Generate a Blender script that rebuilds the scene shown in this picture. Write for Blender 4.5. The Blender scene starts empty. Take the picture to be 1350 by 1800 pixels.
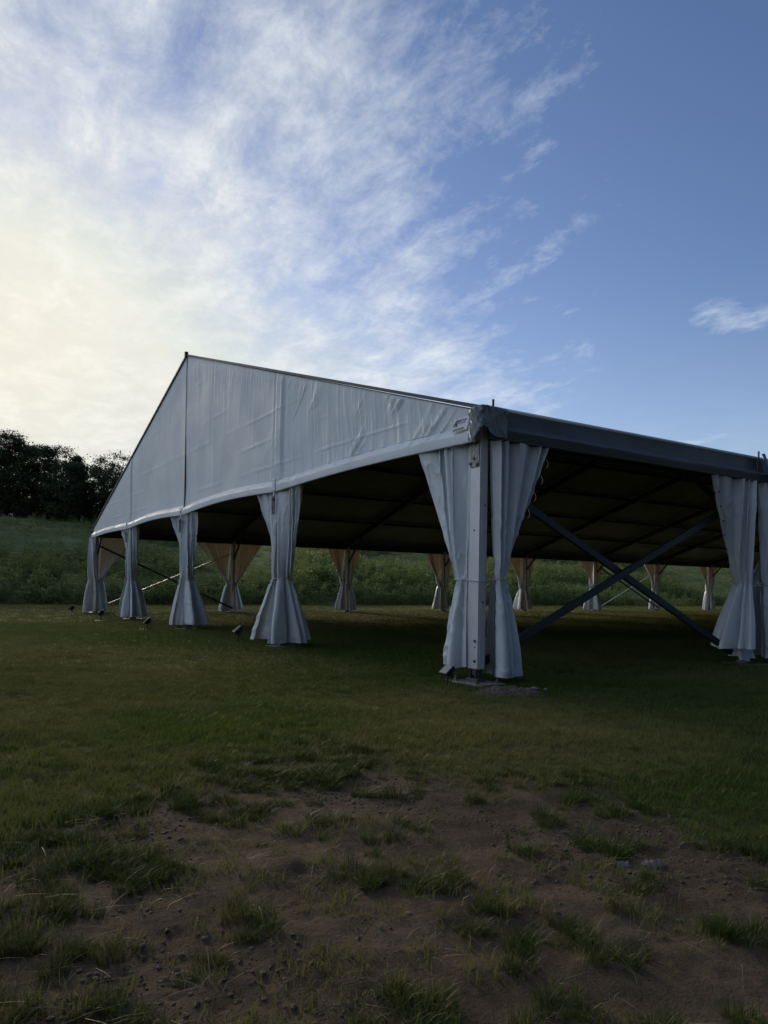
import bpy, bmesh, math, random
import numpy as np
from mathutils import Vector, Matrix

SC = bpy.context.scene
COL = SC.collection
PI = math.pi

# ------------------------------------------------------------------ camera
CAM = np.array([7.282, -6.025, 1.208])
YAW, PITCH, ROLL, FPX = 1.0085, 0.0104, 0.0166, 1285.8
_F = np.array([-math.sin(YAW)*math.cos(PITCH), math.cos(YAW)*math.cos(PITCH), math.sin(PITCH)])
_R = np.array([math.cos(YAW), math.sin(YAW), 0.0])
_U = np.cross(_R, _F)
_R2 = _R*math.cos(ROLL) + _U*math.sin(ROLL)
_U2 = -_R*math.sin(ROLL) + _U*math.cos(ROLL)
cd = bpy.data.cameras.new('camera')
cam = bpy.data.objects.new('camera', cd)
COL.objects.link(cam)
cam.matrix_world = Matrix(((_R2[0], _U2[0], -_F[0], CAM[0]), (_R2[1], _U2[1], -_F[1], CAM[1]),
                           (_R2[2], _U2[2], -_F[2], CAM[2]), (0, 0, 0, 1)))
cd.sensor_fit = 'VERTICAL'
cd.sensor_height = 36.0
cd.sensor_width = 27.0
cd.lens = FPX/1800*36
cd.shift_y = 121.0/1800           # the photograph's verticals are parallel: a shifted lens
cd.clip_start = 0.05
cd.clip_end = 3000
SC.camera = cam
SC.render.resolution_x, SC.render.resolution_y = 768, 1024
FWD = np.array([-math.sin(YAW), math.cos(YAW)])
RGT = np.array([math.cos(YAW), math.sin(YAW)])


def gp(d, r):
    """ground point d metres ahead of the photographer and r metres to the right"""
    return CAM[:2] + FWD*d + RGT*r


# ------------------------------------------------------------------ render settings
SC.render.engine = 'CYCLES'
SC.cycles.use_denoising = True
SC.cycles.max_bounces = 6
SC.cycles.diffuse_bounces = 3
SC.cycles.glossy_bounces = 3
SC.cycles.transmission_bounces = 4
SC.cycles.caustics_reflective = False
SC.cycles.caustics_refractive = False
SC.view_settings.view_transform = 'Standard'
SC.view_settings.look = 'None'
SC.view_settings.exposure = 0.4
SC.view_settings.gamma = 1.0
SC.view_settings.use_curve_mapping = False

# ------------------------------------------------------------------ sun and sky
SUN_AZ = math.radians(86)         # measured from +Y towards -X
SUN_EL = math.radians(16)
sun_dir = Vector((-math.sin(SUN_AZ)*math.cos(SUN_EL), math.cos(SUN_AZ)*math.cos(SUN_EL), math.sin(SUN_EL)))
sd = bpy.data.lights.new('sun', 'SUN')
sd.energy = 1.5
sd.angle = math.radians(14)
sd.color = (1.0, 0.80, 0.55)
so = bpy.data.objects.new('sun', sd)
COL.objects.link(so)
so.location = (-60, 0, 40)
so.rotation_euler = sun_dir.to_track_quat('Z', 'Y').to_euler()


class NT:
    """tiny helper for building node trees"""
    def __init__(s, tree):
        s.t = tree

    def n(s, kind, **kw):
        nd = s.t.nodes.new(kind)
        for k, v in kw.items():
            setattr(nd, k, v)
        return nd

    def link(s, a, b):
        s.t.links.new(a, b)

    def set(s, sock, v):
        if hasattr(v, 'is_linked') or isinstance(v, bpy.types.NodeSocket):
            s.link(v, sock)
        else:
            sock.default_value = v

    def m(s, op, a, b=None, c=None, clamp=False):
        nd = s.n('ShaderNodeMath', operation=op, use_clamp=clamp)
        s.set(nd.inputs[0], a)
        if b is not None:
            s.set(nd.inputs[1], b)
        if c is not None:
            s.set(nd.inputs[2], c)
        return nd.outputs[0]

    def dot(s, a, v):
        nd = s.n('ShaderNodeVectorMath', operation='DOT_PRODUCT')
        s.link(a, nd.inputs[0])
        nd.inputs[1].default_value = v
        return nd.outputs['Value']

    def comb(s, x, y, z=0.0):
        nd = s.n('ShaderNodeCombineXYZ')
        s.set(nd.inputs[0], x); s.set(nd.inputs[1], y); s.set(nd.inputs[2], z)
        return nd.outputs[0]

    def noise(s, vec, scale, detail=6, rough=0.55, dist=0.0):
        nd = s.n('ShaderNodeTexNoise')
        if vec is not None:
            s.link(vec, nd.inputs['Vector'])
        nd.inputs['Scale'].default_value = scale
        nd.inputs['Detail'].default_value = detail
        nd.inputs['Roughness'].default_value = rough
        nd.inputs['Distortion'].default_value = dist
        return nd.outputs['Fac']

    def ramp(s, v, a, b, lo=0.0, hi=1.0, smooth=True):
        nd = s.n('ShaderNodeMapRange')
        nd.interpolation_type = 'SMOOTHSTEP' if smooth else 'LINEAR'
        nd.clamp = True
        s.set(nd.inputs['Value'], v)
        s.set(nd.inputs['From Min'], a); s.set(nd.inputs['From Max'], b)
        s.set(nd.inputs['To Min'], lo); s.set(nd.inputs['To Max'], hi)
        return nd.outputs['Result']

    def mix(s, f, a, b, blend='MIX'):
        nd = s.n('ShaderNodeMix')
        nd.data_type = 'RGBA'
        nd.blend_type = blend
        s.set(nd.inputs[0], f)
        s.set(nd.inputs[6], a); s.set(nd.inputs[7], b)
        return nd.outputs[2]


def build_world():
    w = bpy.data.worlds.new('World')
    SC.world = w
    w.use_nodes = True
    w.node_tree.nodes.clear()
    T = NT(w.node_tree)
    out = T.n('ShaderNodeOutputWorld')
    bg = T.n('ShaderNodeBackground')
    T.link(bg.outputs[0], out.inputs[0])
    sky = T.n('ShaderNodeTexSky')
    sky.sky_type = 'NISHITA'
    sky.sun_disc = False
    sky.sun_elevation = SUN_EL
    sky.sun_rotation = -SUN_AZ      # rotation runs clockwise from +Y
    sky.altitude = 200
    sky.air_density = 1.0
    sky.dust_density = 0.6
    sky.ozone_density = 2.0
    d = T.n('ShaderNodeTexCoord').outputs['Generated']
    sep = T.n('ShaderNodeSeparateXYZ'); T.link(d, sep.inputs[0])
    z = sep.outputs[2]
    sunc = T.dot(d, tuple(sun_dir))
    sunp = T.m('MAXIMUM', sunc, 0.0)
    fw = T.dot(d, (FWD[0], FWD[1], 0))
    rt = T.dot(d, (RGT[0], RGT[1], 0))
    zz = T.m('ADD', T.m('MAXIMUM', z, 0.0), 0.10)
    px = T.m('DIVIDE', rt, zz)                 # position on the cloud deck, across
    py = T.m('DIVIDE', fw, zz)                 # and ahead
    # stretch along the wind
    wx, wy = -0.45, 0.893
    along = T.m('ADD', T.m('MULTIPLY', px, wx), T.m('MULTIPLY', py, wy))
    across = T.m('SUBTRACT', T.m('MULTIPLY', px, wy), T.m('MULTIPLY', py, wx))
    vs = T.comb(T.m('MULTIPLY', along, 0.42), T.m('MULTIPLY', across, 1.25), 5.3)
    vp = T.comb(px, py, 3.7)
    n_big = T.noise(T.comb(px, py, 8.2), 1.3, 4, 0.5, 0.3)
    n_str = T.noise(vs, 2.7, 9, 0.60, 0.35)
    n_puf = T.noise(T.comb(T.m('MULTIPLY', along, 0.75), across, 3.7), 7.0, 9, 0.68, 0.25)
    n_fin = T.noise(vs, 9.0, 6, 0.65, 0.3)
    # the veil lies to the left of a ragged edge and thins out behind it
    edge = T.m('ADD', T.m('MULTIPLY', py, 0.15), 0.17)
    side = T.m('SUBTRACT', px, edge)
    cov = T.m('ADD', T.ramp(side, -1.0, 0.0, 0.26, 0.0), T.ramp(side, -0.35, 0.50, 0.0, -0.72, smooth=False))
    dev = lambda nn, k: T.m('MULTIPLY', T.m('SUBTRACT', nn, 0.5), k)
    dens = T.m('ADD', dev(n_str, 0.85), dev(n_puf, 1.35))
    dens = T.m('ADD', dens, dev(n_big, 0.80))
    dens = T.m('ADD', dens, dev(n_fin, 0.62))
    dens = T.m('ADD', T.m('ADD', dens, cov), 0.5)
    # lone wisps low on the right
    w1 = T.m('SUBTRACT', 1.0, T.m('ADD', T.m('POWER', T.m('DIVIDE', T.m('SUBTRACT', px, 0.95), 0.20), 2.0),
                                  T.m('POWER', T.m('DIVIDE', T.m('SUBTRACT', py, 2.00), 0.17), 2.0)))
    w2 = T.m('SUBTRACT', 1.0, T.m('ADD', T.m('POWER', T.m('DIVIDE', T.m('SUBTRACT', px, 1.40), 0.30), 2.0),
                                  T.m('POWER', T.m('DIVIDE', T.m('SUBTRACT', py, 3.12), 0.20), 2.0)))
    wis = T.m('MAXIMUM', T.m('MAXIMUM', w1, w2), 0.0)
    dens = T.m('ADD', dens, T.m('MULTIPLY', wis, 0.60))
    cl = T.m('POWER', T.ramp(dens, 0.24, 1.02, smooth=False), 1.1)
    # soft veil of haze that fills the lower sky
    hz = T.ramp(z, 0.06, 0.42, 1.0, 0.0)
    lf = T.ramp(rt, -0.60, 0.42, 1.0, 0.0)
    veil = T.m('MULTIPLY', T.m('MULTIPLY', hz, T.m('ADD', 0.22, T.m('MULTIPLY', lf, 0.52))),
               T.ramp(n_str, 0.2, 0.8, 0.75, 1.1, smooth=False))
    a = T.m('SUBTRACT', 1.0, T.m('MULTIPLY', T.m('SUBTRACT', 1.0, cl), T.m('SUBTRACT', 1.0, veil)))
    a = T.m('MULTIPLY', a, T.ramp(z, -0.03, 0.02), clamp=True)
    # cloud brightness grows towards the sun
    glow = T.m('POWER', sunp, 42.0)
    glow2 = T.m('POWER', sunp, 2.0)
    c0 = T.mix(glow2, (0.57, 0.64, 0.76, 1), (0.60, 0.63, 0.64, 1))
    c1 = T.mix(T.m('MULTIPLY', glow, 1.0, clamp=True), c0, (0.73, 0.71, 0.62, 1))
    shade = T.ramp(n_puf, 0.25, 0.75, 0.88, 1.10)
    c1 = T.mix(1.0, c1, T.comb(shade, shade, shade), 'MULTIPLY')
    skyc = T.mix(1.0, sky.outputs[0], (0.074, 0.078, 0.095, 1), 'MULTIPLY')
    # the disc glow of the hidden sun is veiled by the cloud in front of it
    capn = T.n('ShaderNodeVectorMath', operation='MINIMUM')
    T.link(skyc, capn.inputs[0]); capn.inputs[1].default_value = (0.72, 0.70, 0.62)
    skyc = capn.outputs[0]
    low = T.ramp(z, 0.0, 0.26, 0.90, 0.0)
    pale = T.mix(T.m('MULTIPLY', glow, 1.0, clamp=True), (0.30, 0.42, 0.54, 1), (0.71, 0.68, 0.58, 1))
    skyc = T.mix(low, skyc, pale)
    fin = T.mix(T.m('MULTIPLY', a, 0.94), skyc, c1)
    # dusk: the sky fades away from the sun
    dusk = T.ramp(sunc, -0.75, 0.15, 0.16, 1.0)
    fin = T.mix(1.0, fin, T.comb(dusk, dusk, dusk), 'MULTIPLY')
    T.link(fin, bg.inputs[0])
    bg.inputs[1].default_value = 0.95
    w.cycles.sampling_method = 'MANUAL'
    w.cycles.sample_map_resolution = 1024


build_world()

# ------------------------------------------------------------------ numpy noise
_rng0 = np.random.default_rng(7)
_TAB = _rng0.random((512, 512))


def vnoise(x, y, seed=0):
    x = np.asarray(x, float) + seed*37.17; y = np.asarray(y, float) + seed*91.73
    xi = np.floor(x).astype(int); yi = np.floor(y).astype(int)
    fx = x - xi; fy = y - yi
    fx = fx*fx*(3 - 2*fx); fy = fy*fy*(3 - 2*fy)
    g = lambda i, j: _TAB[i % 512, j % 512]
    return (g(xi, yi)*(1-fx) + g(xi+1, yi)*fx)*(1-fy) + (g(xi, yi+1)*(1-fx) + g(xi+1, yi+1)*fx)*fy


def fbm(x, y, octv=4, seed=0, gain=0.5):
    s = 0; a = 1; t = 0
    for o in range(octv):
        s = s + a*vnoise(np.asarray(x)*2**o, np.asarray(y)*2**o, seed+o*3)
        t += a; a *= gain
    return s/t


def sstep(x, a, b):
    t = np.clip((np.asarray(x, float)-a)/(b-a), 0, 1)
    return t*t*(3-2*t)


# ------------------------------------------------------------------ object helpers
def tag(o, label=None, cat=None, group=None, kind=None):
    if label: o['label'] = label
    if cat: o['category'] = cat
    if group: o['group'] = group
    if kind: o['kind'] = kind
    return o


def empty(name, loc=(0, 0, 0), rz=0.0):
    o = bpy.data.objects.new(name, None)
    COL.objects.link(o)
    o.location = loc
    o.rotation_euler = (0, 0, rz)
    o.empty_display_size = 0.3
    return o


def obj(name, me, mat=None, parent=None, smooth=False):
    if mat is not None and not me.materials:
        me.materials.append(mat)
    if smooth:
        me.polygons.foreach_set('use_smooth', np.ones(len(me.polygons), bool))
    o = bpy.data.objects.new(name, me)
    COL.objects.link(o)
    if parent is not None:
        o.parent = parent
    return o


def np_mesh(name, V, Q, attrs=None):
    """mesh from an (n,3) vertex array and an (m,k) face array (k = 3 or 4)"""
    V = np.asarray(V, np.float32); Q = np.asarray(Q, np.int32)
    me = bpy.data.meshes.new(name)
    k = Q.shape[1]
    me.vertices.add(len(V)); me.vertices.foreach_set('co', V.ravel())
    me.loops.add(Q.size); me.loops.foreach_set('vertex_index', Q.ravel())
    me.polygons.add(len(Q))
    me.polygons.foreach_set('loop_start', np.arange(0, Q.size, k, dtype=np.int32))
    me.polygons.foreach_set('loop_total', np.full(len(Q), k, np.int32))
    me.update(calc_edges=True)
    for an, av in (attrs or {}).items():
        at = me.attributes.new(an, 'FLOAT', 'POINT')
        at.data.foreach_set('value', np.asarray(av, np.float32))
    return me


def grid_faces(nu, nv):
    """faces of a grid stored row by row: nv rows of nu vertices"""
    i = np.arange(nu-1)[None, :]; j = np.arange(nv-1)[:, None]
    a = j*nu + i
    return np.stack([a, a+1, a+nu+1, a+nu], -1).reshape(-1, 4)


class MB:
    """collects boxes and tubes and links them as ONE mesh"""
    def __init__(s):
        s.bm = bmesh.new()

    def box(s, c, size, M=None, bev=0.0):
        r = bmesh.ops.create_cube(s.bm, size=1.0)
        vs = r['verts']
        bmesh.ops.scale(s.bm, vec=size, verts=vs)
        if bev:
            es = list({e for v in vs for e in v.link_edges})
            rr = bmesh.ops.bevel(s.bm, geom=es, offset=bev, segments=2, affect='EDGES', profile=0.5)
            vs = list({v for f in rr['faces'] for v in f.verts} | {v for v in vs if v.is_valid})
        if M is not None:
            bmesh.ops.transform(s.bm, matrix=M, verts=vs)
        bmesh.ops.translate(s.bm, vec=c, verts=vs)
        return s

    def bar(s, a, b, w, h, up=(0, 0, 1)):
        """box beam from a to b, w across and h along `up`"""
        a = Vector(a); b = Vector(b); d = b - a; L = d.length; d.normalize()
        u = Vector(up); x = u.cross(d)
        if x.length < 1e-5:
            x = Vector((1, 0, 0)).cross(d)
        x.normalize(); y = d.cross(x)
        M = Matrix(((x.x, y.x, d.x), (x.y, y.y, d.y), (x.z, y.z, d.z))).to_4x4()
        return s.box((a+b)/2, (w, h, L), M)

    def tube(s, pts, rad, n=8, cap=True):
        pts = [Vector(p) for p in pts]
        if not hasattr(rad, '__len__'):
            rad = [rad]*len(pts)
        rings = []
        prev = None
        for i, p in enumerate(pts):
            d = (pts[min(i+1, len(pts)-1)] - pts[max(i-1, 0)]).normalized()
            if prev is None:
                x = d.orthogonal().normalized()
            else:
                x = (prev - d*prev.dot(d)).normalized()
            prev = x; y = d.cross(x)
            rings.append([s.bm.verts.new(p + (x*math.cos(2*PI*k/n) + y*math.sin(2*PI*k/n))*rad[i]) for k in range(n)])
        for r0, r1 in zip(rings, rings[1:]):
            for k in range(n):
                f = s.bm.faces.new((r0[k], r0[(k+1) % n], r1[(k+1) % n], r1[k])); f.smooth = True
        if cap:
            s.bm.faces.new(rings[0][::-1]); s.bm.faces.new(rings[-1])
        return s

    def cyl(s, c, r, h, axis='Z', n=14):
        c = Vector(c)
        ax = {'X': Vector((1, 0, 0)), 'Y': Vector((0, 1, 0)), 'Z': Vector((0, 0, 1))}[axis] if isinstance(axis, str) else Vector(axis)
        return s.tube([c - ax*h/2, c + ax*h/2], r, n)

    def mesh(s, name):
        bmesh.ops.recalc_face_normals(s.bm, faces=s.bm.faces)
        me = bpy.data.meshes.new(name)
        s.bm.to_mesh(me); s.bm.free()
        return me

    def build(s, name, mat, parent=None):
        return obj(name, s.mesh(name), mat, parent)


# ------------------------------------------------------------------ materials
def new_mat(name):
    m = bpy.data.materials.new(name)
    m.use_nodes = True
    m.node_tree.nodes.clear()
    T = NT(m.node_tree)
    out = T.n('ShaderNodeOutputMaterial')
    bs = T.n('ShaderNodeBsdfPrincipled')
    T.link(bs.outputs[0], out.inputs[0])
    return m, T, bs, out


def bump(T, bs, h, strength, dist):
    b = T.n('ShaderNodeBump')
    b.inputs['Strength'].default_value = strength
    b.inputs['Distance'].default_value = dist
    T.link(h, b.inputs['Height'])
    T.link(b.outputs[0], bs.inputs['Normal'])


def objco(T):
    return T.n('ShaderNodeTexCoord').outputs['Object']


def geopos(T):
    return T.n('ShaderNodeNewGeometry').outputs['Position']


def mapping(T, vec, scale):
    nd = T.n('ShaderNodeMapping')
    T.link(vec, nd.inputs[0])
    nd.inputs['Scale'].default_value = scale
    return nd.outputs[0]


def mat_vinyl(name, col, rough=0.36, dirt=0.25, trans=0.0, tcol=(0.62, 0.47, 0.30), bstr=0.5):
    m, T, bs, out = new_mat(name)
    p = geopos(T)
    n1 = T.noise(p, 1.3, 6, 0.6)
    n2 = T.noise(mapping(T, p, (7, 7, 1.2)), 2.0, 5, 0.6)
    f = T.ramp(T.m('ADD', T.m('MULTIPLY', n1, 0.6), T.m('MULTIPLY', n2, 0.4)), 0.42, 0.78, 0, dirt)
    c = T.mix(f, (*col, 1), (col[0]*0.62, col[1]*0.60, col[2]*0.52, 1))
    # splashed mud near the ground
    sep = T.n('ShaderNodeSeparateXYZ'); T.link(p, sep.inputs[0])
    low = T.ramp(sep.outputs[2], 0.02, 0.55, 1, 0)
    n3 = T.noise(p, 9, 5, 0.7)
    mud = T.m('MULTIPLY', low, T.ramp(n3, 0.42, 0.72, 0, 0.55))
    c = T.mix(mud, c, (0.20, 0.17, 0.12, 1))
    T.link(c, bs.inputs['Base Color'])
    T.link(T.ramp(n1, 0.3, 0.7, rough-0.06, rough+0.10), bs.inputs['Roughness'])
    bs.inputs['IOR'].default_value = 1.48
    fine = T.noise(mapping(T, p, (26, 26, 6)), 1.0, 4, 0.6)
    weave = T.noise(p, 160, 2, 0.5)
    bump(T, bs, T.m('ADD', fine, T.m('MULTIPLY', weave, 0.06)), bstr, 0.006)
    if trans > 0:
        tr = T.n('ShaderNodeBsdfTranslucent')
        tr.inputs[0].default_value = (*tcol, 1)
        mx = T.n('ShaderNodeMixShader'); mx.inputs[0].default_value = trans
        T.link(bs.outputs[0], mx.inputs[1]); T.link(tr.outputs[0], mx.inputs[2])
        T.link(mx.outputs[0], out.inputs[0])
    return m


def mat_metal(name, col, rough=0.42, metal=0.75, scr=0.3):
    m, T, bs, out = new_mat(name)
    p = geopos(T)
    n = T.noise(mapping(T, p, (30, 30, 2.0)), 1.5, 5, 0.65)
    n2 = T.noise(p, 3.0, 4, 0.6)
    T.link(T.mix(T.m('MULTIPLY', T.m('MULTIPLY', n, n2), scr*2.5, clamp=True), (*col, 1), tuple(x*0.55 for x in col)+(1,)), bs.inputs['Base Color'])
    bs.inputs['Metallic'].default_value = metal
    T.link(T.ramp(n, 0.3, 0.7, rough-0.08, rough+0.12), bs.inputs['Roughness'])
    bump(T, bs, n, 0.12, 0.002)
    return m


def mat_plain(name, col, rough=0.6, metal=0.0, var=0.3, scale=12):
    m, T, bs, out = new_mat(name)
    n = T.noise(objco(T), scale, 5, 0.6)
    T.link(T.mix(T.ramp(n, 0.35, 0.7, 0, var), (*col, 1), tuple(x*0.5 for x in col)+(1,)), bs.inputs['Base Color'])
    bs.inputs['Roughness'].default_value = rough
    bs.inputs['Metallic'].default_value = metal
    bump(T, bs, n, 0.2, 0.003)
    return m


def mat_galv(name):
    m, T, bs, out = new_mat(name)
    p = geopos(T)
    v = T.n('ShaderNodeTexVoronoi'); v.inputs['Scale'].default_value = 55
    T.link(p, v.inputs['Vector'])
    n = T.noise(mapping(T, p, (40, 40, 9)), 1.0, 5, 0.7)
    f = T.ramp(T.m('ADD', T.m('MULTIPLY', v.outputs['Distance'], 0.5), n), 0.45, 0.9)
    T.link(T.mix(f, (0.62, 0.60, 0.53, 1), (0.16, 0.16, 0.16, 1)), bs.inputs['Base Color'])
    bs.inputs['Metallic'].default_value = 0.35
    bs.inputs['Roughness'].default_value = 0.5
    bump(T, bs, n, 0.3, 0.003)
    return m


def mat_leaf(name, a, b, dry=None, trans=0.25, attr='GEOMETRY'):
    """leaf colour varies from leaf to leaf; 'tint' is stored on the mesh, 'dry' on the scattered points"""
    m, T, bs, out = new_mat(name)
    at = T.n('ShaderNodeAttribute', attribute_name='tint')
    inst = T.n('ShaderNodeObjectInfo').outputs['Random']
    f = T.m('ADD', T.m('MULTIPLY', at.outputs['Fac'], 0.6), T.m('MULTIPLY', inst, 0.4))
    c = T.mix(f, (*a, 1), (*b, 1))
    if dry is not None:
        dr = T.n('ShaderNodeAttribute', attribute_name='dry', attribute_type='INSTANCER')
        tip = T.n('ShaderNodeAttribute', attribute_name='tip')
        c = T.mix(T.m('MULTIPLY', dr.outputs['Fac'], T.m('ADD', 0.45, T.m('MULTIPLY', tip.outputs['Fac'], 0.55)), clamp=True), c, (*dry, 1))
    T.link(c, bs.inputs['Base Color'])
    bs.inputs['Roughness'].default_value = 0.55
    bs.inputs['Specular IOR Level'].default_value = 0.18
    tr = T.n('ShaderNodeBsdfTranslucent')
    T.link(c, tr.inputs[0])
    mx = T.n('ShaderNodeMixShader'); mx.inputs[0].default_value = trans
    T.link(bs.outputs[0], mx.inputs[1]); T.link(tr.outputs[0], mx.inputs[2])
    T.link(mx.outputs[0], out.inputs[0])
    return m


def mat_bark():
    m, T, bs, out = new_mat('bark')
    p = geopos(T)
    n = T.noise(mapping(T, p, (8, 8, 1.5)), 3, 6, 0.7)
    T.link(T.mix(n, (0.035, 0.028, 0.022, 1), (0.11, 0.09, 0.07, 1)), bs.inputs['Base Color'])
    bs.inputs['Roughness'].default_value = 0.9
    bump(T, bs, n, 0.6, 0.03)
    return m


def mat_lawn():
    m, T, bs, out = new_mat('lawn_ground')
    p = geopos(T)
    soil = T.n('ShaderNodeAttribute', attribute_name='soil').outputs['Fac']
    dry = T.n('ShaderNodeAttribute', attribute_name='dryness').outputs['Fac']
    n1 = T.noise(p, 2.2, 6, 0.6)
    n2 = T.noise(p, 38, 5, 0.7)
    n3 = T.noise(p, 160, 3, 0.7)
    n4 = T.noise(p, 0.5, 5, 0.6)
    s = T.mix(T.ramp(n1, 0.35, 0.68), (0.092, 0.070, 0.046, 1), (0.185, 0.142, 0.096, 1))
    s = T.mix(T.ramp(n2, 0.35, 0.70, 0, 0.7), s, (0.112, 0.086, 0.058, 1))
    s = T.mix(T.ramp(n3, 0.60, 0.72, 0, 0.6), s, (0.26, 0.22, 0.18, 1))
    g = T.mix(T.ramp(n2, 0.3, 0.7), (0.050, 0.060, 0.018, 1), (0.095, 0.098, 0.032, 1))
    g = T.mix(T.ramp(n4, 0.35, 0.7, 0, 0.5), g, (0.070, 0.088, 0.024, 1))
    g = T.mix(T.m('MULTIPLY', dry, 0.7), g, (0.170, 0.150, 0.066, 1))
    T.link(T.mix(T.ramp(T.m('ADD', soil, T.m('MULTIPLY', T.m('SUBTRACT', n2, 0.5), 0.4)), 0.35, 0.65), g, s), bs.inputs['Base Color'])
    bs.inputs['Roughness'].default_value = 0.95
    bs.inputs['Specular IOR Level'].default_value = 0.15
    n5 = T.noise(p, 14, 6, 0.75)
    bump(T, bs, T.m('ADD', T.m('ADD', n5, T.m('MULTIPLY', n2, 0.7)), T.m('MULTIPLY', n3, 0.25)), 1.0, 0.055)
    return m


def mat_hill():
    m, T, bs, out = new_mat('hill_ground')
    p = geopos(T)
    n1 = T.noise(mapping(T, p, (0.35, 0.12, 1)), 1.0, 6, 0.6)
    n2 = T.noise(p, 5, 6, 0.65)
    c = T.mix(T.ramp(n1, 0.35, 0.68), (0.13, 0.17, 0.070, 1), (0.23, 0.27, 0.115, 1))
    c = T.mix(T.ramp(n2, 0.4, 0.7, 0, 0.6), c, (0.075, 0.105, 0.035, 1))
    T.link(c, bs.inputs['Base Color'])
    bs.inputs['Roughness'].default_value = 0.95
    bs.inputs['Specular IOR Level'].default_value = 0.1
    bump(T, bs, n2, 1.0, 0.15)
    return m


M_GABLE = mat_vinyl('gable_vinyl', (0.72, 0.79, 0.84), 0.50, 0.18, bstr=0.25)
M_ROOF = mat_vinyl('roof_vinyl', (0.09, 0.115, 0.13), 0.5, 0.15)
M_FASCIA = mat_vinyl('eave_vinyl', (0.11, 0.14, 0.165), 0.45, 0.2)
M_CURT = mat_vinyl('curtain_vinyl', (0.72, 0.79, 0.85), 0.30, 0.26, trans=0.055, tcol=(0.62, 0.42, 0.23))
M_CORD = mat_plain('cord', (0.6, 0.6, 0.58), 0.7)
M_ALU = mat_metal('aluminium', (0.72, 0.74, 0.78), 0.45, 0.35)
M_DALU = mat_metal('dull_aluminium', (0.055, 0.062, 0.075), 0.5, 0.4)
M_STEEL = mat_metal('dark_steel', (0.14, 0.14, 0.15), 0.5, 0.7)
M_GALV = mat_galv('galvanised')
M_BLACK = mat_plain('black_paint', (0.012, 0.012, 0.014), 0.45)
M_LENS = mat_plain('lamp_glass', (0.30, 0.31, 0.32), 0.06, 0.0, 0.05)
M_LABEL = mat_plain('label_white', (0.68, 0.70, 0.74), 0.4, 0, 0.1)
M_INK = mat_plain('blue_ink', (0.05, 0.10, 0.30), 0.5, 0, 0.2)
M_DINK = mat_plain('dark_ink', (0.12, 0.14, 0.17), 0.5, 0, 0.2)
M_LAWN = mat_lawn()
M_HILL = mat_hill()
M_BLADE = mat_leaf('grass_blade', (0.046, 0.092, 0.016), (0.125, 0.175, 0.034), (0.28, 0.25, 0.10), 0.38)
M_TUSS = mat_leaf('tussock_blade', (0.026, 0.058, 0.010), (0.066, 0.106, 0.020), (0.18, 0.16, 0.06), 0.3)
M_STRAW = mat_leaf('straw', (0.16, 0.13, 0.08), (0.34, 0.30, 0.22), None, 0.1)
M_WEED = mat_leaf('weed_leaf', (0.110, 0.180, 0.062), (0.26, 0.33, 0.120), (0.31, 0.31, 0.13), 0.45)
M_BUSH = mat_leaf('bush_leaf', (0.075, 0.135, 0.032), (0.18, 0.25, 0.065), None, 0.45)
M_TREE = mat_leaf('tree_leaf', (0.055, 0.080, 0.045), (0.12, 0.15, 0.085), None, 0.15)
M_BARK = mat_bark()
M_STONE = mat_plain('pale_stone', (0.24, 0.22, 0.21), 0.9, 0, 0.6, 30)
M_SOIL = mat_plain('loose_soil', (0.125, 0.098, 0.076), 0.95, 0, 0.7, 60)

# ------------------------------------------------------------------ the ground
HILL_X = -38.0


def hill_z(x, y):
    s = np.maximum(HILL_X - 0.6*(fbm(np.asarray(y)*0.12, np.asarray(y)*0+3.3, 3, 5)-0.5)*3 - np.asarray(x), 0)
    z = 0.30*np.minimum(s, 6) - 0.30*6*0 + 0.215*np.clip(s-6, 0, 34) + 0.05*np.clip(s-40, 0, 60)
    z = z*(0.81+0.14*fbm(np.asarray(x)*0.03, np.asarray(y)*0.03, 2, 9))
    z = z + sstep(s, 0.3, 3)*0.55*(fbm(np.asarray(x)*0.45, np.asarray(y)*0.35, 3, 11)-0.5)
    return z


def soil_mask(x, y):
    """1 on bare earth, 0 under grass"""
    q = np.stack([np.asarray(x)-CAM[0], np.asarray(y)-CAM[1]], -1)
    d = q@FWD; r = q@RGT
    e = np.interp(r, [-4, -2.4, -1.9, -1.5, -0.9, 0.0, 0.5, 1.05, 2.0, 3.0, 5.0],
                  [0.5, 1.6, 2.8, 4.4, 5.9, 5.5, 4.8, 4.35, 3.75, 3.2, 2.0])
    n = fbm(np.asarray(x)*1.1, np.asarray(y)*1.1, 4, 21)-0.5
    n2 = fbm(np.asarray(x)*3.3, np.asarray(y)*3.3, 3, 23)-0.5
    return sstep(e + n*2.8 + n2*1.6 - d, -0.85, 1.15)


def lush(d, r):
    """a fresh green patch left of the middle, about six metres out"""
    return np.exp(-((d-6.5)/0.75)**2)*np.exp(-((r+1.35)/0.95)**2)


def dryness(x, y):
    q = np.stack([np.asarray(x)-CAM[0], np.asarray(y)-CAM[1]], -1)
    d = q@FWD; r = q@RGT
    n = fbm(np.asarray(x)*0.35, np.asarray(y)*0.35, 4, 31)
    v = 0.28 + 1.5*(n-0.5)
    v = v + 0.40*np.exp(-((d-6.6)/1.6)**2)*sstep(r, -1.0, 0.6)          # worn strip in front of the corner post
    v = v + 0.30*sstep(d, 14, 32)
    v = v - 0.9*lush(d, r)
    v = v - 0.45*np.exp(-((d-4.2)/0.55)**2)*sstep(r, 0.9, 1.4)           # lush patch
    return np.clip(v, 0, 1)


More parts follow.
